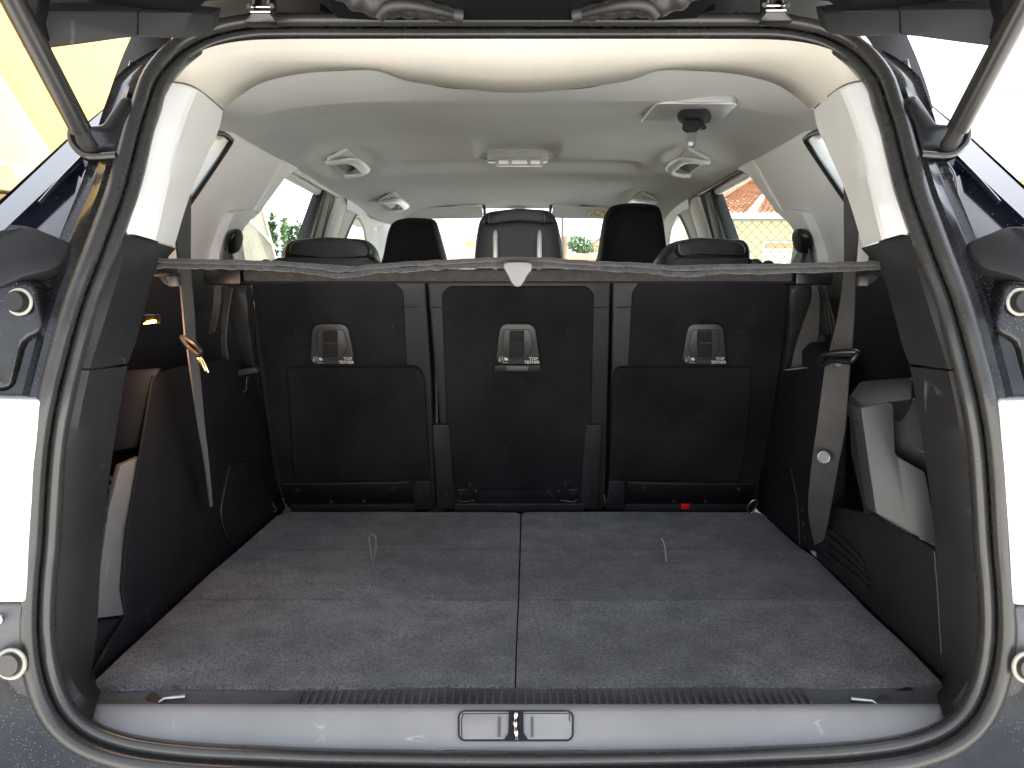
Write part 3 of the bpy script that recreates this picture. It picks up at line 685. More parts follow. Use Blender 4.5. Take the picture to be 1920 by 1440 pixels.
# ================================================================== second-row seats
def seat_handle(parent, cx, kind):
    top, bot = 608, 683
    sh = {-1: -8, 0: 0, 1: 8}[kind]
    outl = rpoly([(cx - 33 + sh * .4, top), (cx + 33 + sh * .4, top), (cx + 43, bot), (cx - 41, bot)], 16, 4)
    h = slab('release_handle', [PB(x, y, .0165) for x, y in outl], -SEATN * .010, M['handle'], parent, bevel=.002)
    rec = rpoly([(cx - 24 + sh * .3, 618), (cx + 24 + sh * .3, 618), (cx + 30, 652), (cx + 16, 674), (cx - 16, 674), (cx - 30, 652)], 7, 3)
    slab('handle_recess', [PB(x, y, .0178) for x, y in rec], -SEATN * .002, M['handle'], h, bevel=.0006)
    tube('recess_rim', [PB(x, y, .0182) for x, y in rec], .0006, M['black_matte'], h, seg=5, closed=True)
    hx = sh * .25
    slab('handle_opening', [PB(x, y, .019) for x, y in rpoly([(cx - 15 + hx, 620), (cx + 13 + hx, 620), (cx + 13 + hx, 671), (cx - 15 + hx, 671)], 2, 1)], -SEATN * .001, M['black_matte'], h)
    for (a, c) in ((622, 640), (645, 668)):
        slab('finger_pad', [PB(x, y, .0205) for x, y in ((cx - 12 + hx, a), (cx + 11 + hx, a), (cx + 9 + hx, c), (cx - 10 + hx, c))], -SEATN * .001, M['black_matte'], h, bevel=.001)
    tube('bar', [PB(cx - 12 + hx, 643, .0215), PB(cx + 11 + hx, 643, .0215)], .0006, M['steel'], h, seg=6)
    # printed marks
    rot = Matrix((( 1, 0, 0), (0, math.sin(math.atan(.31)) * -1, 0), (0, 0, 1))).to_3x3()
    X = Vector((1, 0, 0)); Z = SEATN.copy(); Yv = Z.cross(X); rot = Matrix((X, Yv, Z)).transposed()
    text3('lettering', 'TOP', .0088, PB(cx + 30, 673, .0173), rot, M['print'], h)
    text3('lettering', 'TETHER', .0088, PB(cx + 27.5, 679.5, .0173), rot, M['print'], h)
    mk = MB()
    def ln(pts, r=.0005): mk.add(*g_tube([PB(cx + x, y, .0172) for x, y in pts], r, 5))
    ln([(-33, 669), (-33, 676)], .0007); ln([(-36, 674), (-33, 678.5), (-30, 674)])                 # anchor
    ln([(-29, 668), (-26, 680), (-17, 680)])                                            # seat outline
    mk.add(*g_disc(PB(cx - 21, 673.5, .0172), SEATN, .0034, .0004, 10))                              # child
    ln([(-25, 671), (-17, 675)], .0009)
    mk.build('icon', M['print'], h)
    if kind == 0:
        s = slab('cover_strip', [PB(x, y, .0155) for x, y in ((cx - 43, 685), (cx + 43, 685), (cx + 43, 697), (cx - 43, 697))], -SEATN * .008, M['vinyl'], parent, bevel=.001)
        slab('clip', [PB(x, y, .0168) for x, y in ((cx - 21, 687), (cx + 21, 687), (cx + 20, 695), (cx - 20, 695))], -SEATN * .002, M['plastic_lip'], s, bevel=.0008)
def screw(parent, x, y, off=.012, r=.0042):
    s = mesh('screw', *g_disc(PB(x, y, off), SEATN, r, .0014, 16), M['plastic_mid'], parent)
    mesh('socket', *g_disc(PB(x, y, off + .0016), SEATN, r * .55, .0003, 6), M['black_matte'], s)
def stitch(parent, pts):
    tube('seam', pts, .0008, M['black_matte'], parent, seg=5)
def bolster(parent, outl, off, th=.05, edge=.12):
    pillow('bolster', [PB(x, y, off - th / 2) for x, y in outl], SEATN, th, M['vinyl'], parent, n=44, edge=edge)

grp = 'second-row seats seen from the boot'
# left
s1 = thing('rear_seat', 'left second-row seat with a low headrest and a carpeted flap on its back', 'car seat', (-.40, 1.68, .72), grp)
slab('backrest', [PB(x, y) for x, y in rpoly([(474, 518), (797, 518), (799, 560), (808, 700), (817, 957), (540, 957), (512, 880), (478, 640)], 14, 3)], (0, .11, 0), M['vinyl'], s1, bevel=.012, seg=3)
slab('carpet_panel', [PB(x, y, .006) for x, y in rpoly([(470, 530), (738, 530), (756, 548), (762, 690), (778, 925), (536, 925), (515, 840), (488, 640)], 9, 3)], -SEATN * .012, M['carpet_seat'], s1, bevel=.003)
slab('carpet_flap', [PB(x, y, .013) for x, y in rpoly([(536, 690), (782, 688), (795, 705), (806, 898), (768, 900), (700, 902), (558, 904), (550, 890)], 12, 3)], -SEATN * .012, M['carpet_seat'], s1, bevel=.004, seg=3)
slab('foot_rail', [PB(x, y, .009) for x, y in ((528, 907), (768, 903), (774, 944), (534, 945))], -SEATN * .01, M['black'], s1, bevel=.0012)
tube('rail_edge', [PB(x, y, .010) for x, y in ((529, 907), (560, 908), (745, 906), (768, 903))], .0012, M['plastic_mid'], s1, seg=6)
slab('hinge_cover', [PB(x, y, .008) for x, y in rpoly([(776, 902), (806, 902), (812, 955), (778, 955)], 3, 2)], -SEATN * .014, M['plastic'], s1, bevel=.002)
screw(s1, 789, 925); screw(s1, 736, 915, .013); screw(s1, 682, 940, .013); screw(s1, 558, 919, .013); screw(s1, 621, 941, .013)
slab('base_strip', [PB(x, y, .012) for x, y in ((545, 947), (778, 946), (780, 960), (545, 960))], -SEATN * .02, M['plastic'], s1, bevel=.001)
bolster(s1, [(430, 530), (466, 530), (470, 580), (484, 680), (500, 800), (512, 880), (498, 850), (470, 720), (444, 620), (430, 570)], .012, .04)
stitch(s1, [PB(x, y, .0115) for x, y in ((760, 576), (784, 577))])
seat_handle(s1, 622, -1)
pillow('headrest', [P(x, y, 1.60) for x, y in rpoly([(540, 500), (541, 462), (556, 451), (620, 446), (690, 450), (706, 468), (714, 500)], 12, 3)], (0, 1, 0), .11, M['leather'], s1, edge=.14)
pillow('headrest_roll', [P(x, y, 1.545) for x, y in rpoly([(543, 478), (546, 458), (560, 452), (686, 453), (697, 466), (696, 482), (620, 485)], 7, 3)], (0, 1, 0), .03, M['leather'], s1, edge=.08)
tube('stitching', [P(x, y, 1.532) for x, y in rs([(668, 455), (666, 466), (664, 477)], 8)], .0009, M['thread'], s1, seg=5)
pillow('shoulder', [P(x, y, 1.56) for x, y in rpoly([(500, 508), (512, 488), (540, 483), (700, 484), (716, 492), (720, 508)], 6, 2)], (0, 1, 0), .06, M['leather'], s1, edge=.08)
# centre
s2 = thing('rear_seat', 'centre second-row seat with a raised headrest on chrome posts', 'car seat', (0, 1.68, .72), grp)
slab('backrest', [PB(x, y) for x, y in rpoly([(801, 518), (1145, 518), (1142, 620), (1132, 957), (838, 957), (826, 800), (804, 560)], 10, 3)], (0, .11, 0), M['vinyl'], s2, bevel=.012, seg=3)
slab('carpet_panel', [PB(x, y, .007) for x, y in rpoly([(828, 552), (842, 538), (1100, 538), (1114, 552), (1108, 800), (1096, 918), (855, 918), (838, 800)], 6, 3)], -SEATN * .012, M['carpet_seat'], s2, bevel=.004, seg=3)
for mx in (0, 1):
    fx = (lambda x: x) if mx == 0 else (lambda x: 1940 - x)
    slab('hinge_cover', [PB(fx(x), y, .009) for x, y in rpoly([(810, 797), (839, 797), (843, 802), (853, 954), (820, 954)], 3, 2)], -SEATN * .014, M['plastic'], s2, bevel=.002)
    screw(s2, fx(836), 925, .013)
    tube('seam', [PB(fx(x), y, .0025) for x, y in ((802, 576), (827, 577))], .0009, M['black_matte'], s2, seg=5)
    tube('hinge_arm', [PB(fx(x), y, .010) for x, y in ((858, 938), (866, 941), (890, 939))], .0016, M['chrome'], s2, seg=6)
    slab('hinge_plate', [PB(fx(x), y, .0105) for x, y in rpoly([(856, 918), (875, 918), (877, 906), (885, 906), (887, 918), (898, 920), (898, 938), (862, 938)], 2, 1)], -SEATN * .004, M['black_metal'], s2, bevel=.001)
    mesh('rivet', *g_disc(PB(fx(865), 926, .0115), SEATN, .0016, .001, 10), M['chrome'], s2)
    mesh('rivet', *g_disc(PB(fx(893), 921, .0115), SEATN, .0022, .001, 10), M['chrome'], s2)
slab('cover_flap', [PB(x, y, .009) for x, y in ((898, 919), (1050, 918), (1050, 942), (896, 942))], -SEATN * .012, M['carpet_seat'], s2, bevel=.002)
slab('base_strip', [PB(x, y, .012) for x, y in ((852, 945), (1096, 945), (1094, 961), (852, 961))], -SEATN * .02, M['plastic'], s2, bevel=.001)
tube('rail_edge', [PB(x, y, .0128) for x, y in ((854, 945.5), (1094, 945.5))], .0011, M['plastic_mid'], s2, seg=6)
mesh('hole', *g_disc(PB(969, 913, .0072), SEATN, .004, .0004, 14), M['black_matte'], s2)
seat_handle(s2, 970, 0)
hd = pillow('headrest', [P(x, y, 1.62) for x, y in rpoly([(888, 510), (893, 450), (899, 414), (912, 399), (970, 392), (1032, 396), (1044, 414), (1052, 450), (1058, 510)], 12, 3)], (0, 1, 0), .09, M['leather'], s2, edge=.10)
pillow('headrest_roll', [P(x, y, 1.565) for x, y in rpoly([(903, 418), (916, 401), (970, 394), (1028, 398), (1040, 416), (1034, 420), (970, 416), (912, 422)], 6, 3)], (0, 1, 0), .045, M['leather'], s2, edge=.10)
slab('headrest_back', [P(x, y, 1.578) for x, y in rpoly([(908, 430), (970, 424), (1034, 430), (1044, 510), (900, 510)], 10, 3)], (0, .02, 0), M['leather_dull'], s2, bevel=.006, seg=3)
tube('seam', [P(x, y, 1.5765) for x, y in ((946, 461), (1000, 461))], .0012, M['black_matte'], s2, seg=5)
for x in (929, 1011):
    tube('headrest_post', [P(x, 433, 1.566), P(x, 440, 1.563), P(x, 520, 1.555)], lambda t: .0035 if t < .1 else .0052, M['bright'], s2, seg=16)
    tube('stitching', [P(x + (10 if x > 970 else -12), y, 1.538) for y in (403, 412, 418)], .0007, M['thread'], s2, seg=5)
# right
s3 = thing('rear_seat', 'right second-row seat with a low headrest and a red tag at its foot', 'car seat', (.40, 1.68, .72), grp)
slab('backrest', [PB(x, y) for x, y in rpoly([(1149, 518), (1476, 518), (1472, 640), (1445, 800), (1424, 957), (1141, 957), (1147, 700)], 14, 3)], (0, .11, 0), M['vinyl'], s3, bevel=.012, seg=3)
slab('carpet_panel', [PB(x, y, .006) for x, y in rpoly([(1200, 530), (1478, 530), (1474, 600), (1450, 780), (1420, 925), (1180, 925), (1178, 690), (1186, 548)], 9, 3)], -SEATN * .012, M['carpet_seat'], s3, bevel=.003)
slab('carpet_flap', [PB(x, y, .013) for x, y in rpoly([(1156, 690), (1412, 688), (1404, 800), (1394, 880), (1386, 902), (1190, 902), (1142, 898), (1150, 705)], 11, 3)], -SEATN * .012, M['carpet_seat'], s3, bevel=.004, seg=3)
slab('foot_rail', [PB(x, y, .009) for x, y in ((1176, 903), (1416, 907), (1412, 945), (1172, 945))], -SEATN * .01, M['black'], s3, bevel=.0012)
tube('rail_edge', [PB(x, y, .010) for x, y in ((1177, 904), (1200, 907), (1390, 908), (1416, 906))], .0012, M['plastic_mid'], s3, seg=6)
slab('hinge_cover', [PB(x, y, .008) for x, y in rpoly([(1142, 902), (1171, 902), (1170, 955), (1136, 955)], 3, 2)], -SEATN * .014, M['plastic'], s3, bevel=.002)
screw(s3, 1155, 925); screw(s3, 1208, 915, .013); screw(s3, 1385, 917, .013); screw(s3, 1263, 940, .013); screw(s3, 1323, 940, .013)
slab('base_strip', [PB(x, y, .012) for x, y in ((1172, 946), (1412, 947), (1410, 960), (1170, 960))], -SEATN * .02, M['plastic'], s3, bevel=.001)
slab('red_tag', [PB(x, y, .016) for x, y in ((1277, 945), (1293, 945), (1293, 955), (1278, 956))], -SEATN * .003, M['red'], s3, bevel=.0006)
stitch(s3, [PB(x, y, .0025) for x, y in ((1158, 577), (1184, 576))])
stitch(s3, [PB(x, y, .0025) for x, y in ((1480, 574), (1506, 575))])
bolster(s3, [(1478, 530), (1520, 530), (1516, 600), (1500, 650), (1478, 700), (1458, 790), (1448, 800), (1462, 700), (1474, 600)], .012, .04)
seat_handle(s3, 1320, 1)
pillow('headrest', [P(x, y, 1.60) for x, y in rpoly([(1222, 500), (1242, 470), (1258, 454), (1300, 447), (1388, 451), (1399, 466), (1398, 500)], 12, 3)], (0, 1, 0), .11, M['leather'], s3, edge=.14)
pillow('headrest_roll', [P(x, y, 1.545) for x, y in rpoly([(1262, 466), (1268, 455), (1300, 450), (1386, 454), (1397, 466), (1394, 480), (1300, 478), (1270, 483)], 7, 3)], (0, 1, 0), .03, M['leather'], s3, edge=.08)
tube('stitching', [P(x, y, 1.53) for x, y in rs([(1272, 455), (1274, 466), (1276, 477)], 8)], .0009, M['thread'], s3, seg=5)
pillow('shoulder', [P(x, y, 1.56) for x, y in rpoly([(1226, 508), (1236, 490), (1270, 484), (1400, 484), (1414, 490), (1424, 508)], 6, 2)], (0, 1, 0), .06, M['leather'], s3, edge=.08)
for st__, l in ((s1, ((500, 489), (526, 486))), (s3, ((1416, 488), (1440, 491)))):
    for x, y in l: pillow('release_knob', [P(x + dx, y + dy, 1.52) for dx, dy in ((-13, 12), (-10, 2), (-3, -3), (5, -2), (11, 4), (13, 12))], (0, 1, 0), .02, M['black'], st__, n=24, edge=.2)
# ring at each seat foot
for px, pts in ((1410, [(1402, 959), (1402, 950), (1411, 939), (1420, 938), (1418, 948), (1410, 961)]), (515, [(503, 950), (500, 938), (510, 944), (516, 952), (518, 958), (508, 958)])):
    tube('anchor_ring', [PB(x, y, .05) for x, y in rs(pts, 24, True)], .0016, M['steel'], car, seg=8, closed=True)

# front seats
for nm, o_, lb in (('front_seat', [(705, 540), (720, 480), (728, 440), (736, 418), (752, 411), (776, 409), (812, 412), (820, 424), (830, 460), (838, 490), (846, 540)], 'left front seat showing a black headrest against the windscreen'),
                   ('front_seat', [(1112, 540), (1121, 480), (1130, 420), (1138, 398), (1150, 386), (1188, 381), (1228, 385), (1238, 398), (1246, 450), (1250, 490), (1262, 540)], 'right front seat with a taller black headrest beside the sun visor')):
    c = P(sum(p[0] for p in o_) / len(o_), 500, 2.35)
    fs_ = thing(nm, lb, 'car seat', (c.x, 2.4, .5), 'front seats seen through the gap above the shelf')
    pillow('headrest', [P(x, y, 2.35) for x, y in o_], (0, 1, .2), .12, M['leather_dull'], fs_, edge=.12)
    box('seat_back', (c.x, 2.4, .92), (.48, .14, .6), M['leather_dull'], fs_, bevel=.05, seg=4)

# ================================================================== parcel shelf
ps = thing('parcel_shelf', 'dark felt parcel shelf stretched across the boot with a frayed front edge', 'parcel shelf', (0, 1.15, 1.24))
top_e = [(246, 491), (300, 489), (420, 491), (520, 494), (600, 501), (640, 506), (720, 498), (800, 493), (900, 488), (970, 486), (1050, 489), (1120, 494), (1200, 497), (1260, 503), (1300, 503), (1360, 500), (1440, 499), (1560, 496), (1690, 493), (1697, 494)]
low_e = [(246, 495), (300, 497), (420, 499), (520, 503), (600, 512), (640, 517), (720, 508), (800, 502), (900, 495), (970, 493), (1050, 497), (1120, 503), (1200, 507), (1260, 513), (1300, 514), (1360, 509), (1440, 507), (1560, 503), (1690, 499), (1697, 497)]
YS = .985
te = [P(x, y, YS) for x, y in rs(top_e, 220)]; le_ = [P(x, y, YS + .002) for x, y in rs([(x, max(y, lerp_tab(top_e, x) + (9.5 if 260 < x < 1685 else 3))) for x, y in low_e], 220)]
# fabric: from the folded front edge back to the cassette
far = [V3(-.50 + 1.0 * i / 219, 1.30, 1.2 + .047) for i in range(220)]
mid_ = [t.lerp(f, .35) + V3(0, 0, .004) for t, f in zip(te, far)]
cl_rows = [[p + V3(0, .004, -.001) for p in le_], [p + V3(0, .004, .001) for p in le_], [p + V3(0, .006, -.001) for p in te], [p + V3(0, .01, .003) for p in te], mid_, far]
loft('cloth', cl_rows, M['felt'], ps, smooth=70)
def fuzz(pts, amp, seed): return [p + V3(noise.noise(p * 60 + V3(seed, 0, 0)) * amp * .3, 0, noise.noise(p * 75 + V3(0, seed, 0)) * amp + noise.noise(p * 260 + V3(0, seed, 3)) * amp * .6) for p in pts]
tube('welt', fuzz(te, .0009, 3), .0030, M['felt'], ps, seg=8)
lab(tube('welt', fuzz(le_, .0016, 9), .0031, M['felt'], ps, seg=8), 'frayed lower hem of the shelf')
# loose fibres of the worn hem
fb = MB()
for i in range(900):
    k = rnd.randrange(len(le_)); src = le_ if rnd.random() < .7 else te
    px_bias = rnd.random()
    if rnd.random() < .55: k = int(rnd.choice((rnd.gauss(58, 16), rnd.gauss(150, 14)))) % 220
    p = src[k] + V3(rnd.uniform(-.003, .003), -.003, rnd.uniform(-.002, .002))
    L_ = rnd.uniform(.002, .007)
    dv = V3(rnd.gauss(0, 1), -.8, rnd.gauss(-.4, .8)).normalized()
    e_ = p + dv * L_; m_ = p.lerp(e_, .5) + V3(rnd.gauss(0, .0008), 0, rnd.gauss(0, .0008))
    wv = dv.cross(V3(0, 1, 0)).normalized() * .00022
    fb.add([p - wv, p + wv, m_ + wv, m_ - wv, e_], [(0, 1, 2, 3), (3, 2, 4)])
fo = fb.build('frayed_fibres', M['felt'], ps); fo['kind'] = 'stuff'
# cassette
slab('cassette', [V3(-.455, 1.28, 1.2 + .046), V3(-.455, 1.28, 1.2 + .0255), V3(.455, 1.28, 1.2 + .0255), V3(.455, 1.28, 1.2 + .046)], (0, .06, 0), M['felt'], ps, bevel=.006, seg=3)
slab('cassette_rail', [V3(-.50, 1.282, 1.2 + .0265), V3(-.50, 1.282, 1.2 + .0235), V3(.50, 1.282, 1.2 + .0235), V3(.50, 1.282, 1.2 + .0265)], (0, .06, 0), M['black_matte'], ps, bevel=.001)
for s in (-1, 1): box('cassette_end', (s * .488, 1.31, 1.2 + .037), (.062, .07, .034), M['black'], ps, bevel=.004)
# pull tab
tbo = [(944, 499), (950, 492), (990, 492), (998, 499), (996, 507), (989, 516), (982, 529), (975, 537), (966, 537), (959, 530), (953, 517), (947, 507)]
pillow('pull_tab', [P(x, y, YS - .009) for x, y in tbo], (0, 1, 0), .006, M['tab'], ps, n=48, edge=.10)
# brackets under the shelf corners
for s in (1, -1):
    MIR = s
    slab('end_bracket', pp([(258, 499, 1.0), (290, 500, 1.0), (300, 512, .995), (283, 518, .99)]), (0, .03, 0), M['plastic'], ps, bevel=.002)
    slab('corner_clip', pp([(258, 517, .97), (281, 517, .975), (276, 526, .975), (256, 533, .97)]), (0, .012, 0), M['plastic_mid'], ps, bevel=.0015)
    slab('corner_clip', pp([(310, 517, 1.04), (331, 516, 1.045), (336, 536, 1.045), (316, 537, 1.04)]), (0, .012, 0), M['plastic_mid'], ps, bevel=.0015)
    slab('corner_bracket', pp([(288, 506, 1.03), (330, 512, 1.05), (318, 538, 1.045), (306, 530, 1.04), (294, 516, 1.03)]), (0, .02, 0), M['plastic'], ps, bevel=.002)
MIR = 1

# ================================================================== seat belts
def strap(name, edgesL, edgesR, m, parent, n=30, th=.0011):
    A = [P(*x) for x in rs(edgesL, n)]; B = [P(*x) for x in rs(edgesR, n)]
    c = [(a + b_) / 2 for a, b_ in zip(A, B)]; h = [(b_ - a) / 2 for a, b_ in zip(A, B)]
    return mesh(name, *g_strap(c, h, th), m, parent)
gb_ = 'seat belts in view'
rb1 = thing('seat_belt', 'wide grey seat belt hanging down the right boot wall with a silver stud', 'seat belt', tuple(P(1536, 1030, 1.36)), gb_)
strap('webbing', [(1583, 300, 1.15), (1583, 400, 1.12), (1583, 505, 1.11), (1572, 590, 1.13), (1553, 668, 1.14)], [(1601, 300, 1.12), (1610, 400, 1.09), (1604, 505, 1.08), (1601, 590, 1.10), (1597, 668, 1.11)], M['web'], rb1)
strap('webbing', [(1549, 676, 1.14), (1532, 800, 1.17), (1521, 880, 1.21), (1516, 960, 1.27), (1530, 1030, 1.36)], [(1594, 676, 1.11), (1585, 800, 1.14), (1570, 880, 1.18), (1556, 960, 1.24), (1541, 1030, 1.335)], M['web'], rb1)
tube('guide_loop', [P(*x) for x in rs([(1541, 684, 1.13), (1539, 674, 1.125), (1550, 664, 1.11), (1585, 660, 1.09), (1608, 661, 1.08), (1600, 672, 1.08), (1594, 678, 1.085), (1560, 676, 1.11)], 40, True)], .0042, M['black'], rb1, seg=10, closed=True)
bn = Vector((-.35, -1, 0)).normalized()
mesh('stop_button', *g_disc(P(1572, 681, 1.105), bn, .0055, .003, 18), M['black'], rb1)
bt = mesh('stud', *g_disc(P(1545, 857, 1.165), bn, .0098, .003, 24), M['plastic_pale'], rb1)
mesh('stud_ring', *g_ring(P(1545, 857, 1.163), bn, .0085, .0012), M['steel'], bt)
slab('belt_anchor', [P(*x) for x in rpoly([(1521, 1036, 1.37), (1530, 1018, 1.37), (1538, 1030, 1.36), (1536, 1046, 1.35), (1528, 1044, 1.36)], 3, 2)], (0, .006, 0), M['trim_grey'], rb1, bevel=.001)
rb2 = thing('seat_belt', 'twisted brownish belt behind the right seat, narrowing towards its top', 'seat belt', tuple(P(1508, 690, 1.5)), gb_)
strap('webbing', [(1521, 530, 1.46), (1522, 560, 1.46), (1505, 610, 1.46), (1492, 650, 1.46), (1483, 692, 1.46)], [(1532, 530, 1.45), (1537, 560, 1.44), (1536, 610, 1.43), (1532, 650, 1.43), (1524, 690, 1.43)], M['web'], rb2)
slab('buckle_slot', [P(*x) for x in ((1470, 693, 1.44), (1532, 684, 1.42), (1532, 690, 1.42), (1472, 696, 1.44))], (0, .01, 0), M['black'], rb2, bevel=.001)
tube('slot_edge', [P(1512, 690, 1.418), P(1532, 687, 1.416)], .0025, M['steel'], rb2, seg=8)
for i, x in enumerate((1530, 1535, 1539, 1544)):
    strap('webbing_fold', [(x, 535, 1.47), (x + 6 + i * 1.5, 580, 1.47), (x + 13 + i * 3, 626, 1.47)], [(x + 3, 535, 1.47), (x + 9.5 + i * 1.5, 580, 1.46), (x + 16.5 + i * 3, 626, 1.46)], M['web'], rb2, n=10)
bx_ = slab('retractor_box', [P(*x) for x in ((1535, 624, 1.465), (1556, 627, 1.46), (1556, 700, 1.46), (1536, 700, 1.465))], (.01, .03, 0), M['black'], rb2, bevel=.002)
tube('bright_edge', [P(*x) for x in ((1536, 621, 1.462), (1543, 621, 1.462), (1537, 625, 1.461), (1556, 627, 1.458))], .0009, M['steel'], rb2, seg=5)
lb1 = thing('seat_belt', 'narrow seat belt hanging down the left boot wall with a bright brass tongue', 'seat belt', tuple(P(400, 985, 1.3)), gb_)
strap('webbing', [(324, 320, 1.11), (325, 400, 1.09), (335, 505, 1.08), (342, 580, 1.09), (347, 640, 1.10)], [(357, 320, 1.16), (357, 400, 1.14), (357, 505, 1.12), (363, 580, 1.13), (366, 640, 1.14)], M['web'], lb1)
strap('webbing', [(351, 655, 1.10), (360, 720, 1.11), (372, 800, 1.14), (384, 870, 1.18), (394, 950, 1.23)], [(368, 655, 1.14), (376, 720, 1.15), (383, 800, 1.18), (391, 870, 1.22), (398, 950, 1.26)], M['web'], lb1)
tube('guide_loop', [P(*x) for x in rs([(341, 632, 1.08), (352, 636, 1.075), (366, 645, 1.07), (377, 658, 1.07), (375, 666, 1.075), (366, 660, 1.08), (352, 648, 1.085)], 30, True)], .0035, M['black'], lb1, seg=8, closed=True)
for o_ in (0, 5): slab('tongue', [P(*x) for x in ((369 + o_, 672 - o_ * .3, 1.08), (374 + o_, 670 - o_ * .3, 1.08), (387 + o_, 695 + o_ * .6, 1.08), (383 + o_, 697 + o_ * .6, 1.08))], (0, .003, 0), M['brass'], lb1, bevel=.0008)
lb2 = thing('seat_belt', 'belt running down beside the left seat from a black shoulder guide', 'seat belt', tuple(P(430, 680, 1.5)), gb_)
strap('webbing', [(402, 530, 1.45), (400, 570, 1.46), (394, 610, 1.47), (390, 625, 1.47)], [(414, 530, 1.45), (414, 565, 1.46), (408, 600, 1.46), (400, 625, 1.46)], M['web'], lb2, n=12)
strap('webbing', [(424, 540, 1.47), (417, 590, 1.47), (415, 640, 1.47), (418, 672, 1.47)], [(436, 540, 1.46), (428, 590, 1.45), (424, 640, 1.45), (429, 676, 1.45)], M['web'], lb2, n=14)
tube('bright_edge', [P(*x) for x in ((388, 627, 1.46), (403, 624, 1.46), (418, 623, 1.458), (404, 621, 1.458))], .001, M['steel'], lb2, seg=5)
slab('buckle', [P(*x) for x in ((442, 694, 1.47), (478, 688, 1.46), (484, 698, 1.46), (446, 706, 1.47))], (0, .02, 0), M['plastic_mid'], lb2, bevel=.003)
tube('catch', [P(*x) for x in ((470, 705, 1.455), (463, 707, 1.455), (461, 732, 1.455), (455, 735, 1.455))], .0014, M['chrome'], lb2, seg=6)
# shoulder guides on the middle pillars
for s, gx, lb in ((1, 0, 'black shoulder belt guide on the left pillar above the shelf'), (-1, 0, 'black shoulder belt guide on the right pillar above the shelf')):
    MIR = s
    c = PS(436, 447, .05)
    sg = thing('shoulder_belt', lb, 'seat belt', tuple(c), gb_)
    pillow('guide', [PS(x, y, .045) for x, y in [(428, 462), (430, 442), (438, 430), (446, 431), (450, 444), (447, 462), (440, 474), (430, 476)]], (1, -.3, 0), .02, M['black'], sg, n=28, edge=.2)
    A = [PS(x, y, .045) for x, y in ((426, 466), (422, 490), (418, 520))]; B = [PS(x, y, .03) for x, y in ((436, 474), (434, 492), (430, 520))]
    mesh('webbing', *g_strap([(a + b_) / 2 for a, b_ in zip(A, B)], [(b_ - a) / 2 for a, b_ in zip(A, B)]), M['web'], sg)
    A = [PS(x, y, .05) for x, y in ((434, 468), (440, 490), (446, 520))]; B = [PS(x, y, .035) for x, y in ((441, 463), (456, 490), (466, 520))]
    mesh('webbing', *g_strap([(a + b_) / 2 for a, b_ in zip(A, B)], [(b_ - a) / 2 for a, b_ in zip(A, B)]), M['trim_grey'] if s == 1 else M['web'], sg)
MIR = 1
# roof belt panel and tongue
def PC(px, py, dz=0): return ROOF(px, py, dz - .002)
rp = slab('belt_panel', [PC(x, y) for x, y in rpoly([(1203, 224), (1226, 196), (1238, 190), (1374, 190), (1384, 194), (1352, 225)], 6, 3)], (0, 0, .012), M['trim_grey'], car, bevel=.002)
tube('panel_edge', [PC(x, y, -.001) for x, y in rs([(1203, 225), (1226, 197), (1238, 190.5), (1300, 190), (1376, 190.5)], 30)], .0016, M['trim_white'], rp, seg=6)
for x, y in ((1245, 201), (1258, 217)):
    slab('panel_hollow', [PC(a, c, -.0012) for a, c in rpoly([(x - 9, y + 5), (x - 4, y - 3), (x + 14, y - 3), (x + 14, y + 5)], 2, 2)], (0, 0, .002), M['trim'], rp)
rbt = thing('seat_belt', 'centre seat belt hanging from the grey roof panel with its metal tongue', 'seat belt', tuple(PC(1302, 212, -.02)), gb_)
slab('belt_mouth', [PC(x, y, -.002) for x, y in rpoly([(1268, 212), (1276, 200), (1326, 199), (1335, 210), (1332, 221), (1300, 226), (1278, 224)], 6, 3)], (0, 0, -.006), M['black_matte'], rbt, bevel=.002)
YB = PC(1302, 216).y
slab('buckle', [P(x, y, YB - .01) for x, y in rpoly([(1283, 224), (1318, 218), (1320, 230), (1327, 241), (1314, 242), (1306, 247), (1290, 248), (1281, 241)], 3, 2)], (0, .012, 0), M['black_matte'], rbt, bevel=.002)
slab('tongue', [P(x, y, YB - .006) for x, y in ((1289, 248), (1307, 247), (1306, 262), (1302, 277), (1289, 278), (1287, 264))], (0, .002, 0), M['strip'], rbt, bevel=.0006)
slab('slot', [P(x, y, YB - .0068) for x, y in ((1291, 266), (1300, 266), (1299, 273), (1291, 273))], (0, .001, 0), M['trim'], rbt)
tube('bright_edge', [P(x, y, YB - .011) for x, y in ((1307, 246), (1315, 240))], .0009, M['chrome'], rbt, seg=5)
tube('bright_edge', [P(x, y, YB - .008) for x, y in ((1299, 277), (1303, 273))], .0009, M['chrome'], rbt, seg=5)

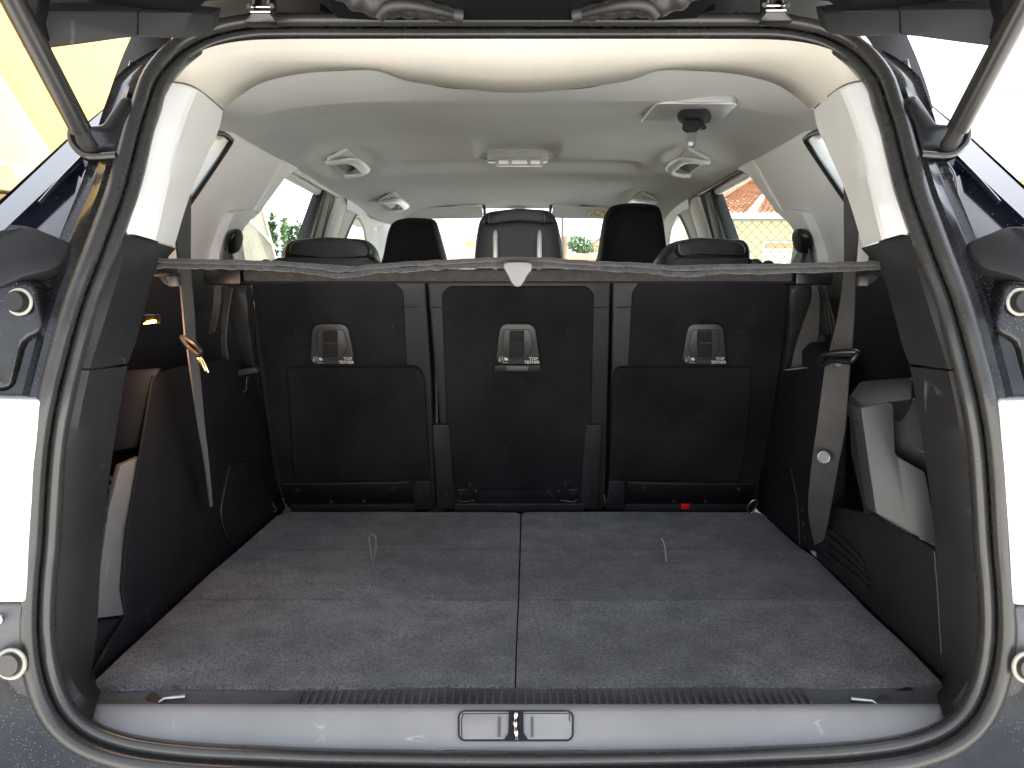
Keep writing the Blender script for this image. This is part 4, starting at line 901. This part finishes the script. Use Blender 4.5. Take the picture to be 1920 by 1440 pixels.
# ================================================================== cabin trims, glass, lamps
for MIR in (1, -1):
    S = lambda l, o=0: [PS(x, y, o) for x, y in l]
    # quarter pillar trim between the two rear windows
    slab('pillar_cover', S([(434, 262), (428, 246), (440, 248), (520, 294), (566, 318), (552, 322), (533, 335), (498, 385), (485, 403), (467, 415), (452, 435), (456, 465), (461, 488), (462, 497), (335, 497), (330, 440), (362, 371)], .012), (-.03, 0, 0), M['trim'], car, bevel=.006, seg=3)
    slab('quarter_sill', S([(235, 440), (340, 436), (345, 498), (470, 498), (480, 620), (200, 620)], -.004), (-.03, 0, 0), M['plastic'], car, bevel=.004)
    slab('belt_housing', S(rpoly([(442, 396), (470, 392), (486, 402), (467, 416), (453, 436), (457, 466), (462, 497), (408, 497), (412, 470), (426, 430)], 8, 3), .03), (-.03, 0, 0), M['trim'], car, bevel=.012, seg=4)
    slab('pillar_flange', S([(533, 300), (560, 314), (552, 322), (536, 334), (498, 386), (486, 402), (478, 396), (500, 360)], .017), (-.02, 0, 0), M['trim'], car, bevel=.004)
    # window rubbers
    tube('window_seal', [PS(x, y, .012) for x, y in rs([(395, 246), (420, 252), (431, 262), (428, 274), (362, 371), (320, 430)], 40)], .0048, M['black'], car, seg=8)
    slab('window_frame', S([(609, 357), (615, 362), (591, 447), (570, 540), (556, 540), (577, 447)], .008), (-.03, 0, 0), M['black'], car, bevel=.002)
    slab('door_pillar', S([(614, 361), (622, 366), (604, 447), (584, 540), (570, 540), (590, 447)], .012), (-.03, 0, 0), M['strip'], car, bevel=.002)
    slab('window_frame', S([(621, 366), (636, 372), (613, 447), (592, 540), (582, 540), (603, 447)], .013), (-.03, 0, 0), M['black'], car, bevel=.002)
    slab('centre_pillar', S([(635, 369), (654, 374), (632, 447), (612, 540), (590, 540), (612, 447)], .022), (-.03, 0, 0), M['trim'], car, bevel=.004)
    lofp_ = [[(651, 373), (668, 384), (686, 400), (700, 425), (712, 470), (726, 560)], [(650, 392), (662, 397), (673, 405), (684, 430), (690, 470), (694, 560)]]
    loft('front_pillar', [[PS(x, y, o) for x, y in rs(r, 24)] for r, o in zip([lofp_[0], lofp_[0], lofp_[1]], (.0, .03, .022))], M['trim'], car, smooth=30)
    slab('centre_pillar', S([(651, 373), (670, 388), (669, 403), (659, 418), (646, 450), (630, 540), (612, 540), (630, 447)], .018), (-.03, 0, 0), M['trim'], car, bevel=.004)
    tube('window_seal', [PS(x, y, .02) for x, y in rs([(640, 470), (650, 442), (660, 418), (669, 403), (676, 414), (683, 432), (688, 470), (690, 540)], 40)], .004, M['trim_grey'], car, seg=8)
    # top frame of the side windows
    tube('window_header', [PS(x, y, .004) for x, y in ((548, 318), (580, 336), (612, 356), (640, 371))], .006, M['black'] if MIR == -1 else M['trim'], car, seg=8)
    # panes
    for nm, l in (('quarter_window', [(300, 230), (425, 240), (440, 262), (362, 380), (250, 460)]), ('rear_door_window', [(552, 316), (616, 352), (585, 460), (556, 560), (420, 560), (440, 430), (480, 396)]),
                  ('front_door_window', [(671, 398), (694, 440), (700, 560), (620, 560), (640, 450)])):
        mesh(nm, S(l, -.018), [tuple(range(len(l)))], M['glass'], car)
    # grab handles: two on each side of the roof
    for (x0, y0, x1, y1, Y0, Y1) in ((640, 286, 676, 306, 1.84, 2.04), (716, 362, 744, 376, 2.52, 2.76)):
        X0 = -.415; zc0 = hl((Y0 + Y1) / 2)
        def roofz(x, y):
            hw, zc, ze = hl(y); return 1.2 + ze + (zc - ze) * (1 - abs(x / hw) ** 5)
        zr_ = roofz(X0, (Y0 + Y1) / 2)
        base = thing if False else None
        sv_ = V3(-.894, 0, -.447); nn = V3(.447, 0, -.894); bs_ = V3(X0 + .02, 0, roofz(X0 + .02, (Y0 + Y1) / 2))
        at = lambda a, y, h: (lambda p: V3(MIR * p.x, y, p.z))(bs_ + sv_ * a + nn * h)
        pl = slab('handle_recess', [at(a, y, .004) for a, y in ((.0, Y0 - .012), (.058, Y0 - .012), (.058, Y1 + .012), (.0, Y1 + .012))], V3(0, 0, .01), M['liner'], car, bevel=.004)
        path = rs([at(.06, Y0, .003), at(.04, Y0, .012), at(.02, Y0 + .004, .018), at(.004, Y0 + .03, .022), at(0, (Y0 + Y1) / 2, .023), at(.004, Y1 - .03, .022), at(.02, Y1 - .004, .018), at(.04, Y1, .012), at(.06, Y1, .003)], 48)
        nM = V3(MIR * nn.x, 0, nn.z)
        gh = tube('grab_handle', path, .0135, M['trim_white'], car, seg=14, up=nM, ry=.0055)
        slab('handle_pocket', [at(a, y, .006) for a, y in ((.018, Y0 + .03), (.05, Y0 + .03), (.05, Y1 - .03), (.018, Y1 - .03))], V3(0, 0, .006), M['gaiter'], car)
    # sun visor
    YV = 2.97
    sv = slab('sun_visor', [P(x, y, YV + (y - 390) * .001) for x, y in rpoly([(716, 404), (740, 392), (850, 387), (900, 386), (905, 394), (905, 409), (728, 412)], 5, 3)], (0, .02, .003), M['visor'], car, bevel=.005, seg=3)
    tube('visor_shadow_gap', [P(x, y, YV + .01) for x, y in rs([(738, 390), (800, 387), (850, 384), (864, 378), (895, 377), (906, 383), (909, 400), (908, 404)], 40)], .0055, M['gaiter'], car, seg=8)
    if MIR == -1: slab('visor_label', [P(x, y, YV - .012) for x, y in ((790, 396), (836, 395), (838, 402), (836, 405), (790, 406))], (0, .001, 0), M['label_print'], sv)
MIR = 1
# windscreen and header
mesh('windscreen', [V3(-.56, 3.07, 1.2 + .345), V3(.56, 3.07, 1.2 + .345), V3(.66, 3.85, 1.2 - .16), V3(-.66, 3.85, 1.2 - .16)], [(0, 1, 2, 3)], M['glass'], car)
slab('mirror_mount', [P(952, 392, 3.0), P(988, 392, 3.0), P(985, 402, 3.02), P(955, 402, 3.02)], (0, .05, 0), M['black'], car, bevel=.005)
for MIR in (1, -1):
    tube('roof_corner', [V3(MIR * -.56, 2.75, 1.475), V3(MIR * -.535, 2.9, 1.488), V3(MIR * -.50, 3.03, 1.52)], .032, M['trim'], car)
    slab('windscreen_pillar', [V3(MIR * -.53, 2.95, 1.2 + .29), V3(MIR * -.475, 3.04, 1.2 + .335), V3(MIR * -.585, 3.85, 1.2 - .16), V3(MIR * -.68, 3.75, 1.2 - .16)], (-.03, .02, 0), M['trim'], car, bevel=.01, seg=3)
MIR = 1
# roof lamp
dc = V3(0, 2.03, 0)
def CZ(px, py, off=0):                       # point on the roof cloth below pixel
    Y = 2.0
    for _ in range(6):
        p = P(px, py, Y); hw, zc, ze = hl(Y); zt = 1.2 + zc
        Y *= (zt - 1.2) / max(p.z - 1.2, .01)
    p = P(px, py, Y); return p + V3(0, 0, off)
pod = box('roof_lamp', (0, 2.065, 1.2 + .366), (.16, .04, .03), M['trim_grey'], car, bevel=.006, seg=3)
slab('lamp_bezel', [P(x, y, 2.04) for x, y in rpoly([(926, 294), (1020, 294), (1018, 310), (930, 310)], 4, 2)], (0, .02, 0), M['trim_grey'], pod, bevel=.002)
for x0, x1 in ((934, 954), (959, 989), (994, 1013)):
    pillow('lamp_lens', [P(x, y, 2.038) for x, y in rpoly([(x0, 301), (x1, 301), (x1, 308), (x0, 308)], 3, 2)], (0, 1, 0), .006, M['lens'], pod, n=24, edge=.1)

# ================================================================== surroundings
m_yel = mat('yellow_render', (.52, .335, .105), .9, bump=(30, .25, .003), var=(1.2, .08, 14, .05))
m_pale = mat('pale_render', (.40, .325, .21), .9, bump=(30, .25, .003), var=(1.5, .07))
m_rough = mat('roughcast', (.25, .225, .175), .95, bump=(45, 1, .02), var=(3, .15, 60, .25))
m_cop = mat('coping_stone', (.62, .52, .38), .85, bump=(40, .4, .003), var=(8, .15))
m_tile = mat('roof_tile', (.40, .19, .105), .85, bump=(30, .5, .01), var=(2, .25, 25, .25), alt=((.35, .2, .12), 3, .52, .7))
m_white = mat('white_render', (.82, .80, .74), .8)
m_cream = mat('cream_house_render', (.50, .45, .28), .9, var=(1.5, .08), bump=(20, .3, .004))
m_wire = mat('galvanised_wire', (.16, .15, .13), .5, .6)
m_leaf = mat('leaf_green', (.055, .11, .03), .6, var=(6, .5))
m_bark = mat('bark', (.12, .09, .06), .9)
m_shut = mat('shutter_brown', (.42, .28, .14), .6)
m_paneglass = mat('window_pane', (.55, .55, .42), .1)
# yellow house on the left
yh = thing('yellow_house', 'sunlit yellow rendered house wall close to the left of the car', 'house', (-2.9, 3.2, 0))
box('wall', (-2.9, 2.6, 1.55), (.8, 5.4, 3.1), m_yel, yh, bevel=.01)
slab('corner_band', [V3(-2.492, 5.3, 0), V3(-2.492, 5.62, 0), V3(-2.492, 5.62, 3.1), V3(-2.492, 5.3, 3.1)], (-.4, 0, 0), m_cop, yh, bevel=.01)
st_ = thing('stair_parapet', 'pale sloping stair wall in front of the yellow house', 'wall', (-2.3, 3.2, 0))
a_, b_ = PX(-60, 40, -2.32), PX(100, 290, -2.32); sl_ = (b_ - a_)
slab('wall', [V3(-2.32, a_.y, 0), a_, b_, b_ + sl_ * .9, V3(-2.32, (b_ + sl_ * .9).y, 0)], (-.12, 0, 0), m_pale, st_, bevel=.01)
gp = thing('gate_post', 'low pale post with a stone cap left of the car', 'post', (-2.1, 3.0, 0))
c_ = P(5, 338, 3.1)
box('shaft', (c_.x - .12, 3.2, c_.z / 2 - .03), (.34, .34, c_.z - .06), m_pale, gp, bevel=.01)
box('cap', (c_.x - .10, 3.2, c_.z), (.46, .46, .09), m_cop, gp, bevel=.012)
# roughcast wall beyond
rw = thing('boundary_wall', 'grey roughcast wall with a sloping end beyond the left windows', 'wall', (-2.6, 6.6, 0))
slab('wall', [V3(-2.5, 5.64, 0), V3(-2.5, 5.64, 3.6), V3(-2.5, 6.6, 3.3), V3(-2.5, 7.25, 2.65), V3(-2.5, 7.63, 2.09), V3(-2.5, 8.05, 1.55), V3(-2.5, 8.1, 0)], (-.3, 0, 0), m_rough, rw, bevel=.015)
tube('cable', [PX(x, y, -2.485) for x, y in ((455, 398), (468, 412), (495, 440), (518, 466))], .012, m_white, rw, seg=6)
tube('coping', [V3(-2.52, 6.6, 3.32), V3(-2.52, 7.25, 2.67), V3(-2.52, 7.64, 2.1), V3(-2.52, 8.06, 1.56), V3(-2.52, 8.11, .3)], .03, m_cop, rw, seg=8)
# shrub
def leafball(name, c, r, n, size, m, parent, seed, up=0):
    rg = random.Random(seed); bm_ = MB()
    for i in range(n):
        while True:
            v = Vector((rg.uniform(-1, 1), rg.uniform(-1, 1), rg.uniform(-1, 1)))
            if v.length < 1: break
        p = Vector((c[0] + v.x * r[0], c[1] + v.y * r[1], c[2] + v.z * r[2]))
        if noise.noise(p * (2.2 / max(r))) < -.12: continue
        d = Vector((rg.gauss(0, 1), rg.gauss(0, 1), rg.gauss(up, 1))).normalized(); s_ = size * rg.uniform(.6, 1.3)
        wv = d.orthogonal().normalized() * s_ * .32
        bm_.add([p, p + d * s_ * .5 + wv, p + d * s_, p + d * s_ * .5 - wv], [(0, 1, 2, 3)])
    return bm_.build(name, m, parent)
sb = thing('shrub', 'leafy green shrub standing beyond the left rear door window', 'shrub', (-2.5, 8.35, 0))
shb = MB(); rg = random.Random(5); stems = MB()
for i in range(44):
    bx, by = -2.5 + rg.uniform(-.22, .22), 8.35 + rg.uniform(-.2, .2)
    h = rg.uniform(1.5, 2.12) - abs(bx + 2.5) * .6
    tx, ty = bx + rg.uniform(-.12, .12), by + rg.uniform(-.1, .1)
    A, B_ = V3(bx, by, 0), V3(tx, ty, h)
    stems.add(*g_tube([A, A.lerp(B_, .5), B_], lambda t: .012 * (1 - .8 * t), 5))
    for k in range(260):
        t = rg.uniform(.12, 1); p = A.lerp(B_, t)
        ang = rg.uniform(0, 6.283); d = V3(math.cos(ang), math.sin(ang), rg.uniform(.2, 1.1)).normalized(); s_ = rg.uniform(.07, .14) * (1.15 - .5 * t)
        wv = d.cross(V3(0, 0, 1)).normalized() * s_ * .22
        shb.add([p, p + d * s_ * .55 + wv, p + d * s_, p + d * s_ * .55 - wv], [(0, 1, 2, 3)])
stems.build('stems', m_bark, sb); shb.build('foliage', m_leaf, sb)
# tiled house to the right
th_ = thing('tiled_house', 'cream house with an orange tiled roof beyond the right rear window', 'house', (5.5, 14.5, 0))
HY = 14.0
eL, eR = P(1325, 404, HY), P(1760, 404, HY)
zE = eL.z
box('wall', ((eL.x + eR.x) / 2 + .3, HY + 2.6, zE / 2), (eR.x - eL.x - .3, 5.0, zE), m_cream, th_)
gutter = slab('gutter', [V3(eL.x - .1, HY - .22, zE - .10), V3(eR.x + .1, HY - .22, zE - .10), V3(eR.x + .1, HY - .22, zE + .02), V3(eL.x - .1, HY - .22, zE + .02)], (0, .12, 0), m_white, th_, bevel=.02)
def tiled(name, o, u, v, nu, nv, parent):
    """corrugated, stepped tiles on the parallelogram/triangle strip: o + u*s + v*t"""
    V = []; Fc = []; nrm = u.cross(v).normalized()
    if nrm.z < 0: nrm = -nrm
    for j in range(nv * 2 + 1):
        t = (j // 2 + (j % 2) * .96) / nv if j < nv * 2 else 1
        for i in range(nu * 4 + 1):
            s = i / (nu * 4)
            h = .02 * math.sin(s * nu * 2 * math.pi) + (.025 if j % 2 == 0 else 0) + .012 * noise.noise(V3(i * .7, j * .6, 2))
            V.append(o(s, t) + nrm * h)
    w_ = nu * 4 + 1
    for j in range(nv * 2):
        for i in range(w_ - 1): Fc.append((j * w_ + i, j * w_ + i + 1, (j + 1) * w_ + i + 1, (j + 1) * w_ + i))
    return mesh(name, V, Fc, m_tile, parent, smooth=60)
rA, rB = P(1398, 345, HY + 2.8), P(1640, 345, HY + 2.8)
e0, e1 = V3(eL.x - .2, HY - .25, zE), V3(eR.x + .2, HY - .25, zE); e2 = V3(eL.x - .2, HY + 5.6, zE)
tiled('roof', lambda s, t: (e0.lerp(e1, s)).lerp(rA.lerp(rB, s), t), e1 - e0, rA - e0, 46, 18, th_)
tiled('roof', lambda s, t: (e2.lerp(e0, s)).lerp(rA + V3(.02, .1, 0), t), e0 - e2, rA - e0, 34, 18, th_)
tube('hip_ridge', [e0 + V3(0, 0, .06), rA + V3(0, 0, .06)], .09, m_tile, th_, seg=8)
tube('hip_ridge', [rA + V3(0, 0, .06), rB + V3(0, 0, .06)], .09, m_tile, th_, seg=8)
slab('barge_board', [P(1404, 407, HY - .5), P(1402, 400, HY - .5), P(1431, 364, HY - .5), P(1437, 366, HY - .5), P(1412, 407, HY - .5)], (0, .12, 0), m_white, th_, bevel=.01)
wf = slab('window', [P(x, y, HY + .06) for x, y in ((1430, 452), (1505, 452), (1505, 560), (1430, 560))], (0, .04, 0), m_white, th_, bevel=.01)
slab('shutter_box', [P(x, y, HY + .04) for x, y in ((1435, 456), (1501, 456), (1501, 466), (1435, 466))], (0, .04, 0), m_shut, wf)
slab('pane', [P(x, y, HY + .045) for x, y in ((1436, 469), (1500, 469), (1500, 556), (1436, 556))], (0, .03, 0), m_paneglass, wf)
# chain-link fence
cf = thing('chain_link_fence', 'chain-link fence in front of the cream house', 'fence', (3, 8, 0))
FY = 8.5
xa, xb, z0, z1 = P(1340, 500, FY).x, P(1560, 500, FY).x, .3, P(1420, 412, FY).z
wm = MB(); pit = .105; hgt = z1 - z0
nx_ = int((xb - xa + hgt) / pit)
for i in range(nx_):
    for sgn in (1, -1):
        xs = xa - (hgt if sgn == 1 else 0) + i * pit
        p0, p1 = V3(xs, FY, z0), V3(xs + sgn * hgt, FY, z1)
        if sgn == -1: p0, p1 = V3(xs, FY + .006, z0), V3(xs - hgt, FY + .006, z1)
        ts = []
        t0, t1 = 0, 1; dx = p1.x - p0.x
        lo_, hi_ = sorted(((xa - p0.x) / dx, (xb - p0.x) / dx)); t0, t1 = max(t0, lo_), min(t1, hi_)
        if t1 <= t0: continue
        wm.add(*g_tube([p0.lerp(p1, t0), p0.lerp(p1, t1)], .0035, 4))
wmo = wm.build('mesh_wire', m_wire, cf); wmo['kind'] = 'stuff'
tube('top_rail', [V3(xa, FY, z1), V3(xb, FY, z1)], .018, m_wire, cf, seg=8)
for x in (xa, (xa + xb) / 2 + .5, xb): tube('post', [V3(x, FY, 0), V3(x, FY, z1 + .02)], .03, m_wire, cf, seg=8)
# front wall, pole, far roofs, tree
fw = thing('garden_wall', 'sunlit stained wall seen through the windscreen at the left', 'wall', (-1.2, 12, 0))
a_ = P(680, 437, 12.0); c_ = P(1062, 437, 12.0)
box('wall', ((a_.x + P(900, 437, 12).x) / 2, 12.15, a_.z / 2), (P(900, 437, 12).x - a_.x, .3, a_.z), mat('stained_wall', (.62, .56, .40), .9, alt=((.30, .32, .12), 1.4, .50, .62), bump=(20, .4, .004)), fw, bevel=.01)
pl_ = thing('utility_pole', 'slim utility pole right of the centre headrest', 'pole', tuple(V3(P(1054, 480, 16).x, 16, 0)))
tube('shaft', [V3(P(1054, 480, 16).x, 16, 0), V3(P(1054, 480, 16).x, 16, 5.2)], .025, m_wire, pl_, seg=8)
box('footing', (P(1058, 480, 16).x, 16.1, P(1058, 442, 16).z / 2), (.13, .13, P(1058, 442, 16).z), m_pale, pl_, bevel=.01)
dh = thing('distant_house', 'distant house with a red tiled gable seen past the right front seat', 'house', (2.6, 26, 0))
p0 = P(1076, 476, 26); p1 = P(1160, 452, 26)
box('wall', (p1.x + .4, 27.6, p0.z / 2), (2.6, 3, p0.z), m_cream, dh)
o0, o1, q0, q1 = V3(p0.x, 26, p0.z), V3(p1.x + 1.2, 26, p0.z), V3(p1.x - .5, 27.5, p1.z + .2), V3(p1.x + 1, 27.5, p1.z + .2)
tiled('roof', lambda s, t: o0.lerp(o1, s).lerp(q0.lerp(q1, s), t), o1 - o0, q0 - o0, 10, 6, dh)
lw = thing('tiled_wall', 'low wall topped with terracotta tiles beyond the windscreen', 'wall', (1.6, 15, 0))
p0 = P(1063, 487, 15); p1 = P(1190, 487, 15)
box('wall', ((p0.x + p1.x) / 2, 15.2, p0.z / 2), (p1.x - p0.x, .25, p0.z), m_cream, lw)
for i in range(22):
    x = p0.x + (p1.x - p0.x) * (i + .5) / 22
    tube('tile', [V3(x, 14.98, p0.z - .02), V3(x, 15.2, p0.z + .10), V3(x, 15.42, p0.z - .02)], .034, m_tile, lw, seg=6)
tr = thing('tree', 'small grey-green tree between the pole and the red roof', 'tree', tuple(V3(P(1086, 470, 22).x, 22, 0)))
tc_ = P(1086, 458, 22)
tube('trunk', [V3(tc_.x, 22, 0), V3(tc_.x + .03, 22, tc_.z * .6), V3(tc_.x, 22, tc_.z)], lambda t: .06 * (1 - .6 * t), m_bark, tr, seg=7)
leafball('crown', (tc_.x, 22, tc_.z), (.36, .36, .24), 900, .09, m_leaf, tr, 4)
leafball('crown', (tc_.x + .22, 22, tc_.z - .12), (.3, .3, .16), 500, .09, m_leaf, tr, 9)
tr2 = thing('tree', 'yellowish bush at the far right edge beyond the car', 'bush', tuple(V3(P(1930, 350, 9).x, 9, 0)))
tc_ = P(1935, 352, 9)
tube('trunk', [V3(tc_.x, 9, 0), V3(tc_.x, 9, tc_.z)], .05, m_bark, tr2, seg=7)
leafball('crown', tuple(tc_), (.16, .3, .12), 900, .06, mat('yellow_leaf', (.4, .32, .06), .6, var=(9, .4)), tr2, 2)
# overhead cables
for pts, nm in (([(1500, 95, 11), (1735, 147, 10), (1830, 161, 9.6), (1990, 185, 9)], 'upper slack cable crossing the white sky at the right'), ([(1600, 262, 14), (1850, 277, 13), (1990, 280, 12)], 'lower thin cable crossing the white sky at the right'),
                ([(1500, 250, 10), (1560, 262, 10), (1640, 285, 10)], 'cable seen through the right quarter window')):
    c_ = tube('overhead_cable', [P(*p) for p in rs(pts, 20)], .011, m_wire, None, seg=5); tag(c_, nm, 'cable', 'overhead cables')
